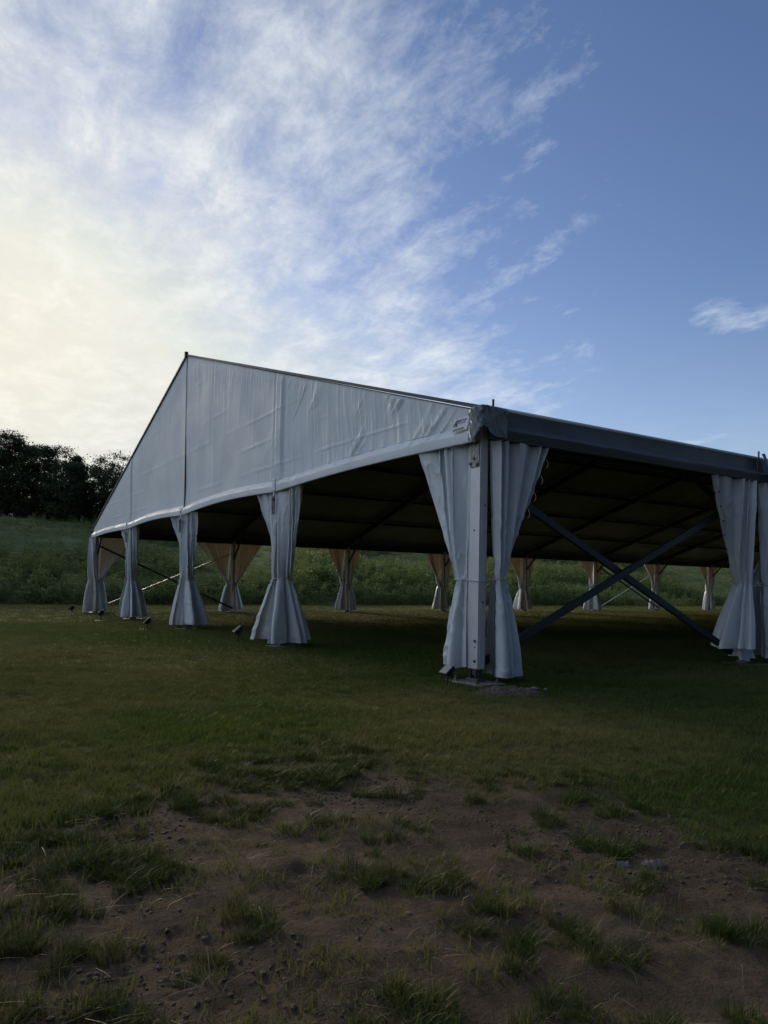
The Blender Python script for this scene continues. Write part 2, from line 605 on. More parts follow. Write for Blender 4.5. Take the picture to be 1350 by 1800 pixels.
def ground_z(x, y):
    x = np.asarray(x, float); y = np.asarray(y, float)
    q = np.stack([x-CAM[0], y-CAM[1]], -1)
    near = np.exp(-(np.hypot(q[..., 0], q[..., 1])/9.0)**2)
    s = soil_mask(x, y)
    z = 0.05*(fbm(x*0.5, y*0.5, 3, 41)-0.5)
    z = z + near*0.035*(fbm(x*2.2, y*2.2, 3, 43)-0.5)
    clod = np.abs(fbm(x*9, y*9, 3, 47)-0.5)
    z = z + near*s*(0.060*(fbm(x*4, y*4, 5, 45, 0.6)-0.5) - 0.060*np.maximum(0.09-clod, 0)*sstep(fbm(x*1.3, y*1.3, 2, 49), 0.42, 0.6)*2.0)
    z = z + near*s*0.026*(fbm(x*18, y*18, 3, 51, 0.7)-0.5)*sstep(fbm(x*1.7, y*1.7, 2, 53), 0.35, 0.65)
    # keep it level round the post feet
    z = z*(1-np.exp(-((x+0.1)**2+(y-0.1)**2)/0.5))
    return z


def axis_lines(lo, hi, segs):
    """monotone coordinates with spacing given per interval"""
    out = [lo]
    for b, st in segs:
        n = max(1, int(round((b-out[-1])/st)))
        out += list(np.linspace(out[-1], b, n+1)[1:])
    return np.array(out)


gx = axis_lines(-39.2, 400, [(-12, 0.8), (-3, 0.22), (0, 0.09), (6.4, 0.024), (8.6, 0.2), (20, 1.0), (400, 30)])
gy = axis_lines(-400, 400, [(-40, 30), (-10, 1.0), (-7.0, 0.2), (-1.0, 0.024), (2.0, 0.05), (9, 0.25), (50, 0.9), (400, 30)])
GX, GY = np.meshgrid(gx, gy)
GZ = ground_z(GX, GY)
me = np_mesh('lawn', np.stack([GX, GY, GZ], -1).reshape(-1, 3), grid_faces(len(gx), len(gy)),
             {'soil': soil_mask(GX, GY).ravel(), 'dryness': dryness(GX, GY).ravel()})
lawn = obj('lawn', me, M_LAWN, smooth=True)
tag(lawn, 'worn lawn with bare brown soil in the foreground, running under the tent', 'lawn', kind='structure')

hx = axis_lines(-600, -37.4, [(-130, 20), (-82, 1.5), (-37.4, 0.45)])
hy = axis_lines(-400, 500, [(-70, 30), (120, 0.7), (500, 30)])
HX, HY = np.meshgrid(hx, hy)
HZ = hill_z(HX, HY) - 0.12*sstep(HX, -38.2, -37.4) - 0.02
me = np_mesh('hillside', np.stack([HX, HY, HZ], -1).reshape(-1, 3), grid_faces(len(hx), len(hy)))
hill = obj('hillside', me, M_HILL, smooth=True)
tag(hill, 'green overgrown slope rising behind the tent', 'hillside', kind='structure')

# ------------------------------------------------------------------ the tent
GB, BAY, NB = 6.25, 6.03, 8
HB, HE, HR = 3.12, 3.52, 7.48
W = 4*GB
LEN = NB*BAY
PW, PD = 0.22, 0.12

tent = empty('frame_tent', (0, 0, 0))
tag(tent, 'large white frame tent with open curtained sides standing on the lawn', 'tent')


def roof_z(x):
    return HE + (HR-HE)*(1-np.abs(np.asarray(x, float)+W/2)/(W/2))


def post_mesh(h, w, d, z0):
    """hollow aluminium profile with keder grooves, centred on its foot"""
    b = MB()
    b.box((0, 0, (h+z0)/2), (w, d, h-z0), bev=0.006)
    for sx in (-1, 1):
        for yy in (-0.25, 0.25):
            b.box((sx*(w/2+0.003), yy*d, (h+z0)/2), (0.006, 0.012, h-z0-0.01))
    for sy in (-1, 1):
        for xx in (-0.47, 0.47):
            b.box((xx*w, sy*(d/2+0.002), (h+z0)/2), (0.010, 0.004, h-z0-0.01))
    return b.mesh('post')


def foot_mesh():
    b = MB()
    b.box((0.02, 0.0, 0.012), (0.62, 0.46, 0.022), bev=0.004)
    return b.mesh('base_plate')


def knuckle_mesh():
    b = MB()
    b.box((0.0, 0.0, 0.045), (0.20, 0.16, 0.045), bev=0.004)
    for s in (-1, 1):
        b.box((s*0.055, 0, 0.125), (0.018, 0.11, 0.13), bev=0.003)
    b.box((0, 0, 0.15), (0.085, 0.06, 0.10), bev=0.004)
    b.cyl((0, 0, 0.13), 0.018, 0.17, 'X')
    return b.mesh('foot_hinge')


MESH_POST = post_mesh(HB+0.22, PW, PD, 0.19)
MESH_GPOST = {}
MESH_FOOT = foot_mesh()
MESH_KNUCK = knuckle_mesh()
for mm, ma in ((MESH_POST, M_ALU), (MESH_FOOT, M_GALV), (MESH_KNUCK, M_STEEL)):
    mm.materials.append(ma)


def add_post(x, y, rz=0.0, me=MESH_POST):
    p = obj('post', me, None, tent)
    p.location = (x, y, 0); p.rotation_euler = (0, 0, rz)
    f = obj('base_plate', MESH_FOOT, None, p)
    k = obj('foot_hinge', MESH_KNUCK, None, p)
    return p


side_posts = {}
for i in range(NB+1):
    y = i*BAY + (PD/2 if i == 0 else 0)
    side_posts[(0, i)] = add_post(-PW/2, y)
    side_posts[(1, i)] = add_post(-W+PW/2, y, PI)
for k in (1, 2, 3):
    h = float(roof_z(-k*GB)) - 0.1
    if k not in MESH_GPOST:
        MESH_GPOST[k] = post_mesh(h, PW, PD, 0.19)
        MESH_GPOST[k].materials.append(M_ALU)
    for yy in (PW/2+0.02, LEN-PW/2):
        add_post(-k*GB, yy, PI/2, MESH_GPOST[k])

# corner post: galvanised joint plate with three bolts, holes and lower bolts
cp = side_posts[(0, 0)]
b = MB(); b.box((0.0, -PD/2-0.010, HB-0.15), (0.178, 0.010, 0.34), bev=0.002)
plate = b.build('joint_plate', M_GALV, cp)
for x, z in ((-0.005, HB-0.21), (-0.075, HB-0.27), (0.055, HB-0.295)):
    MB().cyl((x, -PD/2-0.022, z), 0.021, 0.022, 'Y', 8).build('bolt', M_STEEL, cp)
for x, z, r in ((0.005, 1.98, 0.012), (0.055, 0.47, 0.010)):
    MB().cyl((x, -PD/2-0.0015, z), r, 0.006, 'Y', 12).build('bolt_hole', M_BLACK, cp)
for z in (0.55, 0.29):
    MB().cyl((0.055, -PD/2-0.008, z), 0.019, 0.022, 'Y', 6).build('bolt', M_STEEL, cp)
for y, z in ((0.01, 1.05), (0.02, 2.3)):
    MB().cyl((PW/2+0.004, y, z), 0.012, 0.006, 'X', 10).build('bolt_hole', M_BLACK, cp)
for x, y in ((-0.2, -0.16), (0.22, -0.16), (-0.2, 0.16), (0.24, 0.16)):
    MB().tube([(x, y, 0.012), (x, y, 0.03), (x, y, 0.0301), (x, y, 0.05), (x, y, 0.0501), (x, y, 0.09)], [0.026, 0.026, 0.026, 0.026, 0.014, 0.014], 8).build('anchor_bolt', M_STEEL, cp)

# eave beams, rafters, purlins
SLOPE_L = math.hypot(W/2, HR-HE)


def rafter_mesh(sgn):
    b = MB()
    a = Vector((0, 0, HE-0.17)); c = Vector((sgn*W/2, 0, HR-0.17))
    b.bar(a, c, 0.11, 0.24, up=(0, 0, 1))
    # knee bracket where the rafter meets the post
    b.bar(a + Vector((sgn*0.1, 0, -0.9)), a + Vector((sgn*1.35, 0, 0.35)), 0.05, 0.09, up=(0, 0, 1))
    return b.mesh('rafter')


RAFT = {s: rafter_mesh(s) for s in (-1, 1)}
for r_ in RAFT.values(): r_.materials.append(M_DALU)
for i in range(NB+1):
    yy = i*BAY + (0.10 if i == 0 else (-0.10 if i == NB else 0))
    o = obj('rafter', RAFT[-1], None, tent); o.location = (-0.12, yy, 0)
    o = obj('rafter', RAFT[1], None, tent); o.location = (-W+0.12, yy, 0)

pb = MB(); pb.box((0, BAY/2, 0), (0.07, BAY-0.13, 0.10), bev=0.0)
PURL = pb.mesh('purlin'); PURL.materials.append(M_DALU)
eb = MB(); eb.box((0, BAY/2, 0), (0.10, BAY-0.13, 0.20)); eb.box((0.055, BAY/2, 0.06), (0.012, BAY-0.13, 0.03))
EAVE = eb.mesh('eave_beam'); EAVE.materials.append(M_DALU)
for i in range(NB):
    for fr in (0.22, 0.42, 0.62, 0.82):
        for s in (0, 1):
            x = -fr*W/2 if s == 0 else -W+fr*W/2
            o = obj('purlin', PURL, None, tent)
            o.location = (x, i*BAY, float(roof_z(x))-0.13)
            o.rotation_euler = (0, (1 if s == 0 else -1)*math.atan((HR-HE)/(W/2)), 0)
    o = obj('purlin', PURL, None, tent); o.location = (-W/2, i*BAY, HR-0.16)
    for x in (-0.16, -W+0.16):
        o = obj('eave_beam', EAVE, None, tent); o.location = (x, i*BAY, HE-0.28)


# cross braces in the first and sixth bays of both long sides
def brace(a, c, w=0.085, d=0.06, mat=None):
    b = MB(); b.bar(a, c, d, w, up=(0, 0, 1))
    return b.build('cross_brace', mat or M_DALU, tent)


for bay in (0, 5):
    y0, y1 = bay*BAY+0.12, (bay+1)*BAY-0.1
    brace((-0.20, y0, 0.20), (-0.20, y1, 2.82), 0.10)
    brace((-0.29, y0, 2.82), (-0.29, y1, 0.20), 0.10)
    brace((-W+0.32, y0, 2.78), (-W+0.32, y1, 0.20), 0.075)
    brace((-W+0.26, y0, 0.20), (-W+0.26, y1, 2.70), 0.05, 0.05, M_ALU)
    # diagonal cables under the roof
    for s in (0, 1):
        for lo in (0, 1):
            f0, f1 = (0.05, 0.5) if lo == 0 else (0.5, 0.97)
            for fl in (0, 1):
                xa, xb = (-f0*W/2, -f1*W/2) if s == 0 else (-W+f0*W/2, -W+f1*W/2)
                ya, yb = (y0, y1) if fl == 0 else (y1, y0)
                b = MB(); b.tube([(xa, ya, float(roof_z(xa))-0.22), (xb, yb, float(roof_z(xb))-0.22)], 0.012, 6)
                b.build('roof_cable', M_STEEL, tent)


# roof skins: one sheet per bay and slope, slightly slack between the rafters
def roof_panel(sgn, seed):
    nu, nv = 28, 40
    u = np.linspace(0, 1, nu); v = np.linspace(0, 1, nv)
    U, V = np.meshgrid(u, v)
    X = sgn*(V*(W/2+0.10) - 0.10)
    Z = HE + (HR-HE)*(V*(W/2+0.10) - 0.10)/(W/2)
    Z = Z - 0.05*np.sin(PI*U)*np.sin(PI*np.clip(V, 0, 1))**0.5 + 0.02*(fbm(U*5, V*12, 3, seed)-0.5)*np.sin(PI*U)
    P = np.stack([X, U*BAY, Z], -1).reshape(-1, 3)
    return np_mesh('roof_panel', P, grid_faces(nu, nv))


RP = {s: roof_panel(s, 60+s) for s in (-1, 1)}
for r_ in RP.values(): r_.materials.append(M_ROOF)
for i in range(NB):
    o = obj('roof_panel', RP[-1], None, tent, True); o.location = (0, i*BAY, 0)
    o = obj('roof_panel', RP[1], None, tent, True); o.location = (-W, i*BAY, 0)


# gable sheets ----------------------------------------------------
def gable_bottom(x):
    t = np.abs(np.asarray(x, float))/GB
    fr = t - np.floor(t)
    amp = np.where((t > 1) & (t < 3), 0.085, 0.05)
    return HB - 0.02 + amp*np.sin(PI*fr)


def wrinkle(x, z, seed):
    zt = roof_z(x)
    top = np.exp(-(zt-z)/1.1); low = np.exp(-(z-gable_bottom(x)-0.2)/0.75)
    # pulled vertical folds, stronger below the rafter and over the hem
    v1 = fbm(x*5.5+0.3*np.sin(z*1.7), z*0.22, 3, seed)
    v2 = fbm(x*11, z*0.35, 2, seed+1)
    ridge = lambda n, k: np.maximum(0, 1-np.abs(n-0.5)*k)
    patch = sstep(fbm(x*0.5, z*0.6, 3, seed+2), 0.40, 0.66)
    d = (0.0062+0.004*sstep(x, -9, -3))*ridge(v1, 11)*(0.05+0.95*patch*(0.25+0.9*top+0.8*low))
    d = d + 0.003*ridge(v2, 9)*(0.15+0.7*top+0.8*low)*patch
    # slanting drag folds towards the low right corner
    s_ = sstep(x, -7.5, -2.0)
    q1 = x*0.75 + z*0.66; q2 = -x*0.66 + z*0.75
    d = d + 0.044*s_*ridge(fbm(q2*4.5, q1*0.55, 3, seed+5), 8)*sstep(fbm(x*0.9, z*0.9, 2, seed+6), 0.45, 0.65)
    d = d + 0.022*s_*low*ridge(fbm(x*7+z*1.5, z*0.4, 2, seed+7), 7)
    # creases from folding, level lines
    for k in range(8):
        zc = HB + 0.55 + k*0.56
        m_ = sstep(fbm(x*0.6, x*0+zc*7.3, 3, seed+20+k), 0.42, 0.66)
        zc = zc + 0.05*(fbm(x*0.5, x*0+k, 2, seed+40)-0.5)
        d = d + 0.0085*np.exp(-((z-zc)/0.025)**2)*m_*(0.4+0.9*fbm(x*2.2, x*0+k*3.1, 3, seed+60))
    # slow billow
    d = d + 0.07*(fbm(x*0.35, z*0.4, 2, seed+9)-0.5)*sstep(zt-z, 0.0, 0.9)*sstep(z-gable_bottom(x), 0, 0.8)
    # the gable post shows through as a flat rib
    for xp in (-GB, -3*GB):
        a = np.abs(x-xp)
        d = d + 0.035*sstep(a, 0.19, 0.12)*sstep(z-gable_bottom(x), 0.1, 0.5) - 0.02*np.exp(-((a-0.23)/0.05)**2)
    return d


def gable_sheet(x0, x1, yb, sgn, seed, nx, nz):
    xs = np.linspace(x0, x1, nx)
    zt = roof_z(xs) - 0.015
    zb = gable_bottom(xs)
    zs = zb + 0.245                         # where the sheet breaks over the bottom beam
    rows = []
    for t in np.linspace(0, 1, nz):
        z = zt + (zs-zt)*t
        z = np.minimum(z, zt)
        ok = np.clip((zt-zs)/0.6, 0.15, 1)
        rows.append((xs, yb + sgn*wrinkle(xs, z, seed)*ok*min(1, t*12+0.15), z))
    n = fbm(xs*9, xs*0, 3, seed+70)
    nn = fbm(xs*16, xs*0+4, 2, seed+71)
    for dz, out in ((0.238, 0.004), (0.234, 0.010), (0.20, 0.040), (0.165, 0.068), (0.132, 0.094), (0.128, 0.097), (0.124, 0.0985), (0.118, 0.0990),
                    (0.06, 0.099), (0.010, 0.099), (0.004, 0.098), (0.0, 0.092), (0.0, 0.06)):
        wob = 0.020*(n-0.5)*(1.0 if 0.13 < dz < 0.21 else 0.10) + 0.022*(nn-0.5)*(1.0 if 0.15 < dz < 0.23 else 0.05)
        rows.append((xs, yb + sgn*(out+wob), zb+dz+0.3*wob))
    P = np.stack([np.stack(r, -1) for r in rows], 0).reshape(-1, 3)
    F = grid_faces(nx, len(rows))
    return np_mesh('gable_panel', P, F)


YG = -0.03
M_GABLE.node_tree.nodes['Principled BSDF'].inputs['Specular IOR Level'].default_value = 0.40
obj('gable_panel', gable_sheet(0.03, -W/2+0.035, YG, -1, 100, 520, 90), M_GABLE, tent, True)
obj('gable_panel', gable_sheet(-W/2-0.035, -W-0.03, YG, -1, 130, 420, 80), M_GABLE, tent, True)
obj('gable_panel', gable_sheet(0.03, -W-0.03, LEN+0.03, 1, 160, 160, 30), M_GABLE, tent, True)
# dark pole in the slit between the two halves, and its finial
b = MB(); b.box((-W/2, YG+0.01, (HB+HR)/2+0.02), (0.05, 0.05, HR-HB-0.02))
b.build('seam_pole', M_STEEL, tent)
b = MB(); b.box((-W/2, YG-0.03, HR+0.03), (0.07, 0.09, 0.14), bev=0.01)
b.build('ridge_cap', M_DALU, tent)
# lacing sleeves where the posts pass the hem
for k in (1, 3):
    b = MB(); b.box((-k*GB, YG-0.105, HB+0.12), (0.15, 0.03, 0.24), bev=0.012)
    b.build('hem_sleeve', M_GABLE, tent)
# keder rails along the gable slopes
for sgn, x0 in ((-1, 0.1), (1, -W-0.1)):
    b = MB(); b.bar((x0, YG-0.015, HE+0.005), (-W/2, YG-0.015, HR+0.012), 0.05, 0.05)
    b.build('roof_rail', M_DALU, tent)
    b = MB(); b.bar((x0, LEN+0.045, HE+0.005), (-W/2, LEN+0.045, HR+0.012), 0.05, 0.05)
    b.build('roof_rail', M_DALU, tent)
# hanging buckles under the hem at the gable posts
for k in (1, 2, 3):
    bx = empty('hem_bracket', (-k*GB+0.02, YG-0.11, HB-0.05)); bx.parent = tent
    b = MB()
    b.box((0, 0, 0.0), (0.035, 0.012, 0.14))
    b.build('strap', M_CURT, bx)
    b = MB()
    b.box((-0.045, -0.01, -0.24), (0.022, 0.02, 0.36)); b.box((0.045, -0.01, -0.24), (0.022, 0.02, 0.36))
    for z in (-0.07, -0.17, -0.24, -0.41):
        b.box((0, -0.012, z), (0.11, 0.024, 0.03))
    b.cyl((0, -0.03, -0.12), 0.03, 0.03, 'Y', 10)
    b.build('buckle', M_STEEL, bx)


# eave fascia -----------------------------------------------------
def fascia_mesh(sgn, seed):
    ny = 90
    ys = np.linspace(0.0, BAY, ny)
    prof = [(0.09, HE+0.015), (0.11, HE-0.01), (0.105, HE-0.05), (0.10, HE-0.17), (0.105, HE-0.185), (0.15, HE-0.225),
            (0.192, HE-0.26), (0.190, HE-0.275), (0.18, HE-0.30), (0.15, HE-0.375), (0.14, HE-0.38), (0.06, HE-0.37)]
    rows = []
    for k, (x, z) in enumerate(prof):
        w_ = 0.012*(fbm(ys*3.0, ys*0+k*0.35, 3, seed)-0.5) + 0.016*(fbm(ys*0.7, ys*0+k*0.2, 2, seed+1)-0.5)
        rows.append(np.stack([sgn*(x+w_), ys, z + 0.010*(fbm(ys*1.4, ys*0+k*0.1, 2, seed+2)-0.5)], -1))
    return np_mesh('eave_fascia', np.stack(rows, 0).reshape(-1, 3), grid_faces(ny, len(prof)))


FAS = {1: fascia_mesh(1, 200), -1: fascia_mesh(-1, 210)}
for f_ in FAS.values():
    f_.materials.append(M_FASCIA)
kb = MB(); kb.tube([(0.10, 0.005, HE+0.02), (0.10, BAY-0.005, HE+0.02)], 0.026, 10)
KED = kb.mesh('edge_pipe'); KED.materials.append(M_GABLE)
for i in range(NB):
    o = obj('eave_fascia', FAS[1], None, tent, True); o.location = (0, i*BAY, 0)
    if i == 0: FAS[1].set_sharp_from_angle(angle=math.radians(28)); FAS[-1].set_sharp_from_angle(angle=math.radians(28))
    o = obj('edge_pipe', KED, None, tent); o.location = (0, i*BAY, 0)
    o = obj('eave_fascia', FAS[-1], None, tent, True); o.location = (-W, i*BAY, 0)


# corner cover: a loose vinyl flap wrapped round the corner
def corner_cap(seed, x_in, y_in, drop):
    path = [(-x_in, YG-0.125), (0.01, YG-0.135), (0.10, YG-0.13), (0.17, YG-0.10), (0.215, 0.02), (0.225, y_in*0.6), (0.215, y_in)]
    P = np.array(path); sl = np.r_[0, np.cumsum(np.hypot(*np.diff(P, axis=0).T))]; sl /= sl[-1]
    nu, nv = 60, 40
    u = np.linspace(0, 1, nu)
    px = np.interp(u, sl, P[:, 0]); py = np.interp(u, sl, P[:, 1])
    for _ in range(4):
        px[1:-1] = (px[:-2]+2*px[1:-1]+px[2:])/4; py[1:-1] = (py[:-2]+2*py[1:-1]+py[2:])/4
    tx = np.gradient(px); ty = np.gradient(py); ln = np.hypot(tx, ty); nxn, nyn = ty/ln, -tx/ln
    rows = []
    bot = HB + 0.03 + 0.13*np.exp(-((u-0.42)/0.14)**2) - drop*np.exp(-((u-0.06)/0.1)**2)
    for v in np.linspace(0, 1, nv):
        z = (HE+0.05) + (bot-(HE+0.05))*v
        w_ = 0.045*(fbm(u*3.6+v*1.5, v*1.6+u*0, 3, seed)-0.45) + 0.022*np.maximum(0, 1-np.abs(fbm(u*10-v*3, v*1.5+u*0, 2, seed+3)-0.5)*9)
        inn = -0.13*sstep(v, 0.12, 0.0)
        rows.append(np.stack([px+nxn*(w_+inn), py+nyn*(w_+inn), z+0*u], -1))
    return np_mesh('corner_cover', np.stack(rows, 0).reshape(-1, 3), grid_faces(nu, nv))


M_COVER = mat_vinyl('cover_vinyl', (0.20, 0.25, 0.29), 0.30, 0.3, bstr=0.4)
obj('corner_cover', corner_cap(230, 0.055, 0.26, 0.05), M_COVER, tent, True)
b = MB(); b.tube([(0.11, 0.10, HE-0.1), (0.11, 0.10, HE+0.13)], 0.016, 8); b.build('corner_rod', M_STEEL, tent)
b = MB(); b.tube([(0.11, BAY, HE-0.1), (0.11, BAY, HE+0.14)], 0.016, 8); b.build('corner_rod', M_STEEL, tent)
# loose flap on the second post
nu, nv = 16, 26
U, V = np.meshgrid(np.linspace(0, 1, nu), np.linspace(0, 1, nv))
P = np.stack([0.21+0.05*V+0.04*np.sin(U*5+V*3)+0.02*fbm(U*4, V*5, 2, 240), BAY-0.10+0.20*V+(0.06+0.17*np.sin(PI*V*0.8)+0.06*V)*U*1.1,
              HE+0.07-0.47*V-0.10*U*V], -1).reshape(-1, 3)
obj('loose_flap', np_mesh('loose_flap', P, grid_faces(nu, nv)), M_COVER, tent, True)
b = MB(); b.box((0.13, BAY-0.02, HE-0.17), (0.05, 0.16, 0.36), bev=0.01); b.build('joint_cover', M_STEEL, tent)

# maker's label by the corner
lab = empty('maker_label', (-0.27, YG-0.085, HB+0.25)); lab.parent = tent
lab.rotation_euler = (math.radians(-14), 0, 0); lab.scale = (0.58, 1, 0.62)
b = MB(); b.box((-0.02, 0, 0.0), (0.56, 0.004, 0.30)); b.build('sticker', M_LABEL, lab)


def text_mesh(s, size, name, mat, loc, parent):
    cu = bpy.data.curves.new(name, 'FONT')
    cu.body = s; cu.size = size; cu.extrude = 0.0008; cu.align_x = 'LEFT'
    to = bpy.data.objects.new(name, cu)
    COL.objects.link(to)
    dg = bpy.context.evaluated_depsgraph_get()
    me = bpy.data.meshes.new_from_object(to.evaluated_get(dg))
    bpy.data.objects.remove(to)
    o = obj(name, me, mat, parent)
    o.location = loc; o.rotation_euler = (PI/2, 0, 0)
    return o


text_mesh('FESTUP', 0.085, 'lettering', M_INK, (-0.10, -0.005, 0.055), lab)
text_mesh('EVENT STRUCTURES', 0.027, 'lettering', M_INK, (-0.10, -0.005, 0.015), lab)
b = MB()
for z in (-0.085, -0.105, -0.125):
    b.box((-0.06, -0.004, z), (0.40, 0.002, 0.009))
b.build('small_print', M_DINK, lab)
b = MB()
e = []
for k in range(15):                                     # tent-shaped emblem: swept peak with bars beneath
    t = k/14
    e.append((-0.27+0.15*t, -0.005, -0.02+0.13*math.sin(t*PI*0.62)**1.5))
b.tube(e, 0.008, 6)
b.tube([(-0.11, -0.005, 0.095), (-0.115, -0.005, 0.05)], 0.008, 6)
for z, a in ((0.045, 0), (0.015, 0.01), (-0.015, 0.02)):
    b.tube([(-0.20+a, -0.005, z-0.02), (-0.14, -0.005, z+0.005)], 0.007, 6)
b.build('emblem', M_INK, lab)


# ------------------------------------------------------------------ curtains
def curtain_panel(along, out, wtop, z_top, z_tie, z_bot, cen, rt, rb, ang, folds, seed, nu=64, nv=80, u_off=0.0, bell=1.0, depth=1.0):
    """One gathered sheet. `along` points from the post, `out` away from the tent. At the top it hangs straight
    (u 0..wtop), at the tie it wraps an arc of radius rt about `cen` metres from the post, below it flares to rb."""
    along = np.array(along, float); out = np.array(out, float)
    u = np.linspace(0, 1, nu); v = np.linspace(0, 1, nv)
    U, V = np.meshgrid(u, v)
    hemw = 0.05*(fbm(U*4, V*0, 2, seed+8)-0.5)
    zt = z_top; zb = z_bot + hemw*1.2
    Z = zt + (zb-zt)*V
    s_up = np.clip((Z-z_tie)/(z_top-z_tie), 0, 1)
    s_dn = np.clip((z_tie-Z)/(z_tie-z_bot), 0, 1)
    flat = np.where(Z >= z_tie, s_up**(0.80), 0)
    rad = rt + (rb-rt)*(s_dn**0.85)*(1-0.10*s_dn**3)
    rad = np.where(Z >= z_tie, rt*(1+0.5*s_up), rad)
    a0, a1 = ang
    wob = 0.25*(fbm(U*3.0, V*1.5, 2, seed)-0.5)
    TH = a0 + (a1-a0)*(U + wob*0.12)
    ph = 2*PI*(folds*(U + 0.10*np.sin(2*PI*U*1.3+seed) + 0.07*(fbm(U*2, V*1.1, 2, seed+1)-0.5))) + seed*1.7
    sharp = lambda p: 2*np.abs(np.sin(p*0.5))**0.8-1
    f1 = sharp(ph)
    f2 = np.sin(ph*0.47+1.3+2*fbm(V*1.2, U*0, 2, seed+4))
    f3 = 2*(fbm(U*6, V*2.5, 3, seed+12)-0.5)
    near_tie = np.exp(-np.abs(Z-z_tie)/0.16)
    # bundle cross-section
    rf = rad*(1 + (0.38-0.10*near_tie)*f1 + (0.20*f2+0.12*f3)*(1-near_tie)*(1+0.4*s_dn))
    bx = cen + rf*np.cos(TH)*bell
    by = -rf*np.sin(TH)*depth
    # hanging cross-section
    fx = u_off + U*wtop
    amp = (0.070+0.055*(1-s_up))*(0.7+0.6*fbm(U*5, V*0.6, 2, seed+13))
    fx = fx + 0.9*amp*np.sin(ph)*(1-U)*U*4
    fy = 0.060 + amp*f1 + 0.022*f2 + 0.02*f3*(1-s_up)
    fl = flat
    A = fx*fl + bx*(1-fl)
    B = fy*fl + by*(1-fl)
    # hard little creases
    cr = np.maximum(0, 1-np.abs(fbm(U*5+V*3, V*7-U*2, 3, seed+6)-0.5)*14)
    B = B + 0.020*cr*sstep(fbm(U*2, V*3, 2, seed+15), 0.40, 0.55)
    B = B + 0.030*(fbm(U*4+V*2, V*5-U, 3, seed+16)-0.5)
    A = A + 0.010*(fbm(U*6, V*9, 2, seed+7)-0.5)
    # pinch furrows fanning out from the cord
    B = B + 0.012*near_tie*np.sin(ph*2.1)
    P = A[..., None]*along + B[..., None]*out
    P[..., 2] += Z
    return np_mesh('curtain_panel', P.reshape(-1, 3), grid_faces(nu, nv))


def cord_mesh(along, out, pts, r=0.007):
    along = Vector(along); out = Vector(out)
    b = MB()
    for line in pts:
        b.tube([along*a + out*o_ + Vector((0, 0, z)) for a, o_, z in line], r, 6)
    return b.mesh('tie_cord')


def ring(cx, cy, rx, ry, z, a0=0.0, a1=2*PI, n=22, tilt=0.0):
    return [(cx+rx*math.cos(t), cy+ry*math.sin(t), z+tilt*math.cos(t)) for t in np.linspace(a0, a1, n)]


G_GAB = 'white curtains tied back along the gable end'
G_FAR = 'curtains on the far long side'


def curtain(loc, label, group, panels, cords):
    c = empty('curtain', loc)
    tag(c, label, 'curtain', group)
    for me in panels:
        p = obj('curtain_panel', me, M_CURT, c, True)
    if cords is not None:
        obj('tie_cord', cords, M_CORD, c)
    return c


L_, R_, N_, B_ = (-1, 0, 0), (1, 0, 0), (0, -1, 0), (0, 1, 0)
HT = HB + 0.02
# near corner: a sheet each side of the bare post, one cord across both
cg = curtain_panel(L_, N_, 1.07, HT, 1.34, 0.19, 0.10, 0.105, 0.24, (-2.4, 0.9), 4.4, 3, 80, 120, 0.015, 1.0, 0.7)
ce = curtain_panel(B_, R_, 0.98, HT, 1.36, 0.10, 0.155, 0.12, 0.36, (-1.9, 1.5), 4.2, 5, 80, 120, 0.02, 1.0, 0.5)
c = empty('curtain', (0, 0, 0))
tag(c, 'white curtain pair tied either side of the bare metal post at the near corner', 'curtain')
p = obj('curtain_panel', cg, M_CURT, c, True); p.location = (-PW-0.01, 0.05, 0)
p = obj('curtain_panel', ce, M_CURT, c, True); p.location = (0.0, PD-0.015, 0)
b = MB()
b.tube(ring(-PW-0.125, 0.04, 0.125, 0.13, 1.34), 0.007, 6)
b.tube([(-PW-0.10, -0.075, 1.345), (-PW-0.02, -0.02, 1.335), (-0.1, -0.016, 1.325), (0.005, -0.014, 1.315), (0.016, 0.02, 1.32), (0.03, 0.12, 1.33), (0.08, 0.2, 1.35)], 0.006, 6)
b.tube(ring(0.01, PD+0.155, 0.135, 0.14, 1.35), 0.007, 6)
b.tube([(-PW-0.05, -0.09, 1.34), (-PW-0.02, -0.10, 1.27), (-PW-0.03, -0.095, 1.22)], 0.005, 6)
b.build('tie_cord', M_CORD, c)
cv = np.empty(len(ce.vertices)*3, np.float32); ce.vertices.foreach_get('co', cv); cv = cv.reshape(120, 80, 3)
for k in range(4):                                      # lacing loops on the free edge
    q = cv[6+k*9, 79] + np.array([0.006, PD+0.012, 0])
    MB().tube([tuple(q), tuple(q+np.array([0.012, 0.018, -0.05])), tuple(q+np.array([0.012, 0.012, -0.10])), tuple(q+np.array([0.004, -0.012, -0.12]))], 0.005, 6).build('lacing_loop', M_CORD, c)

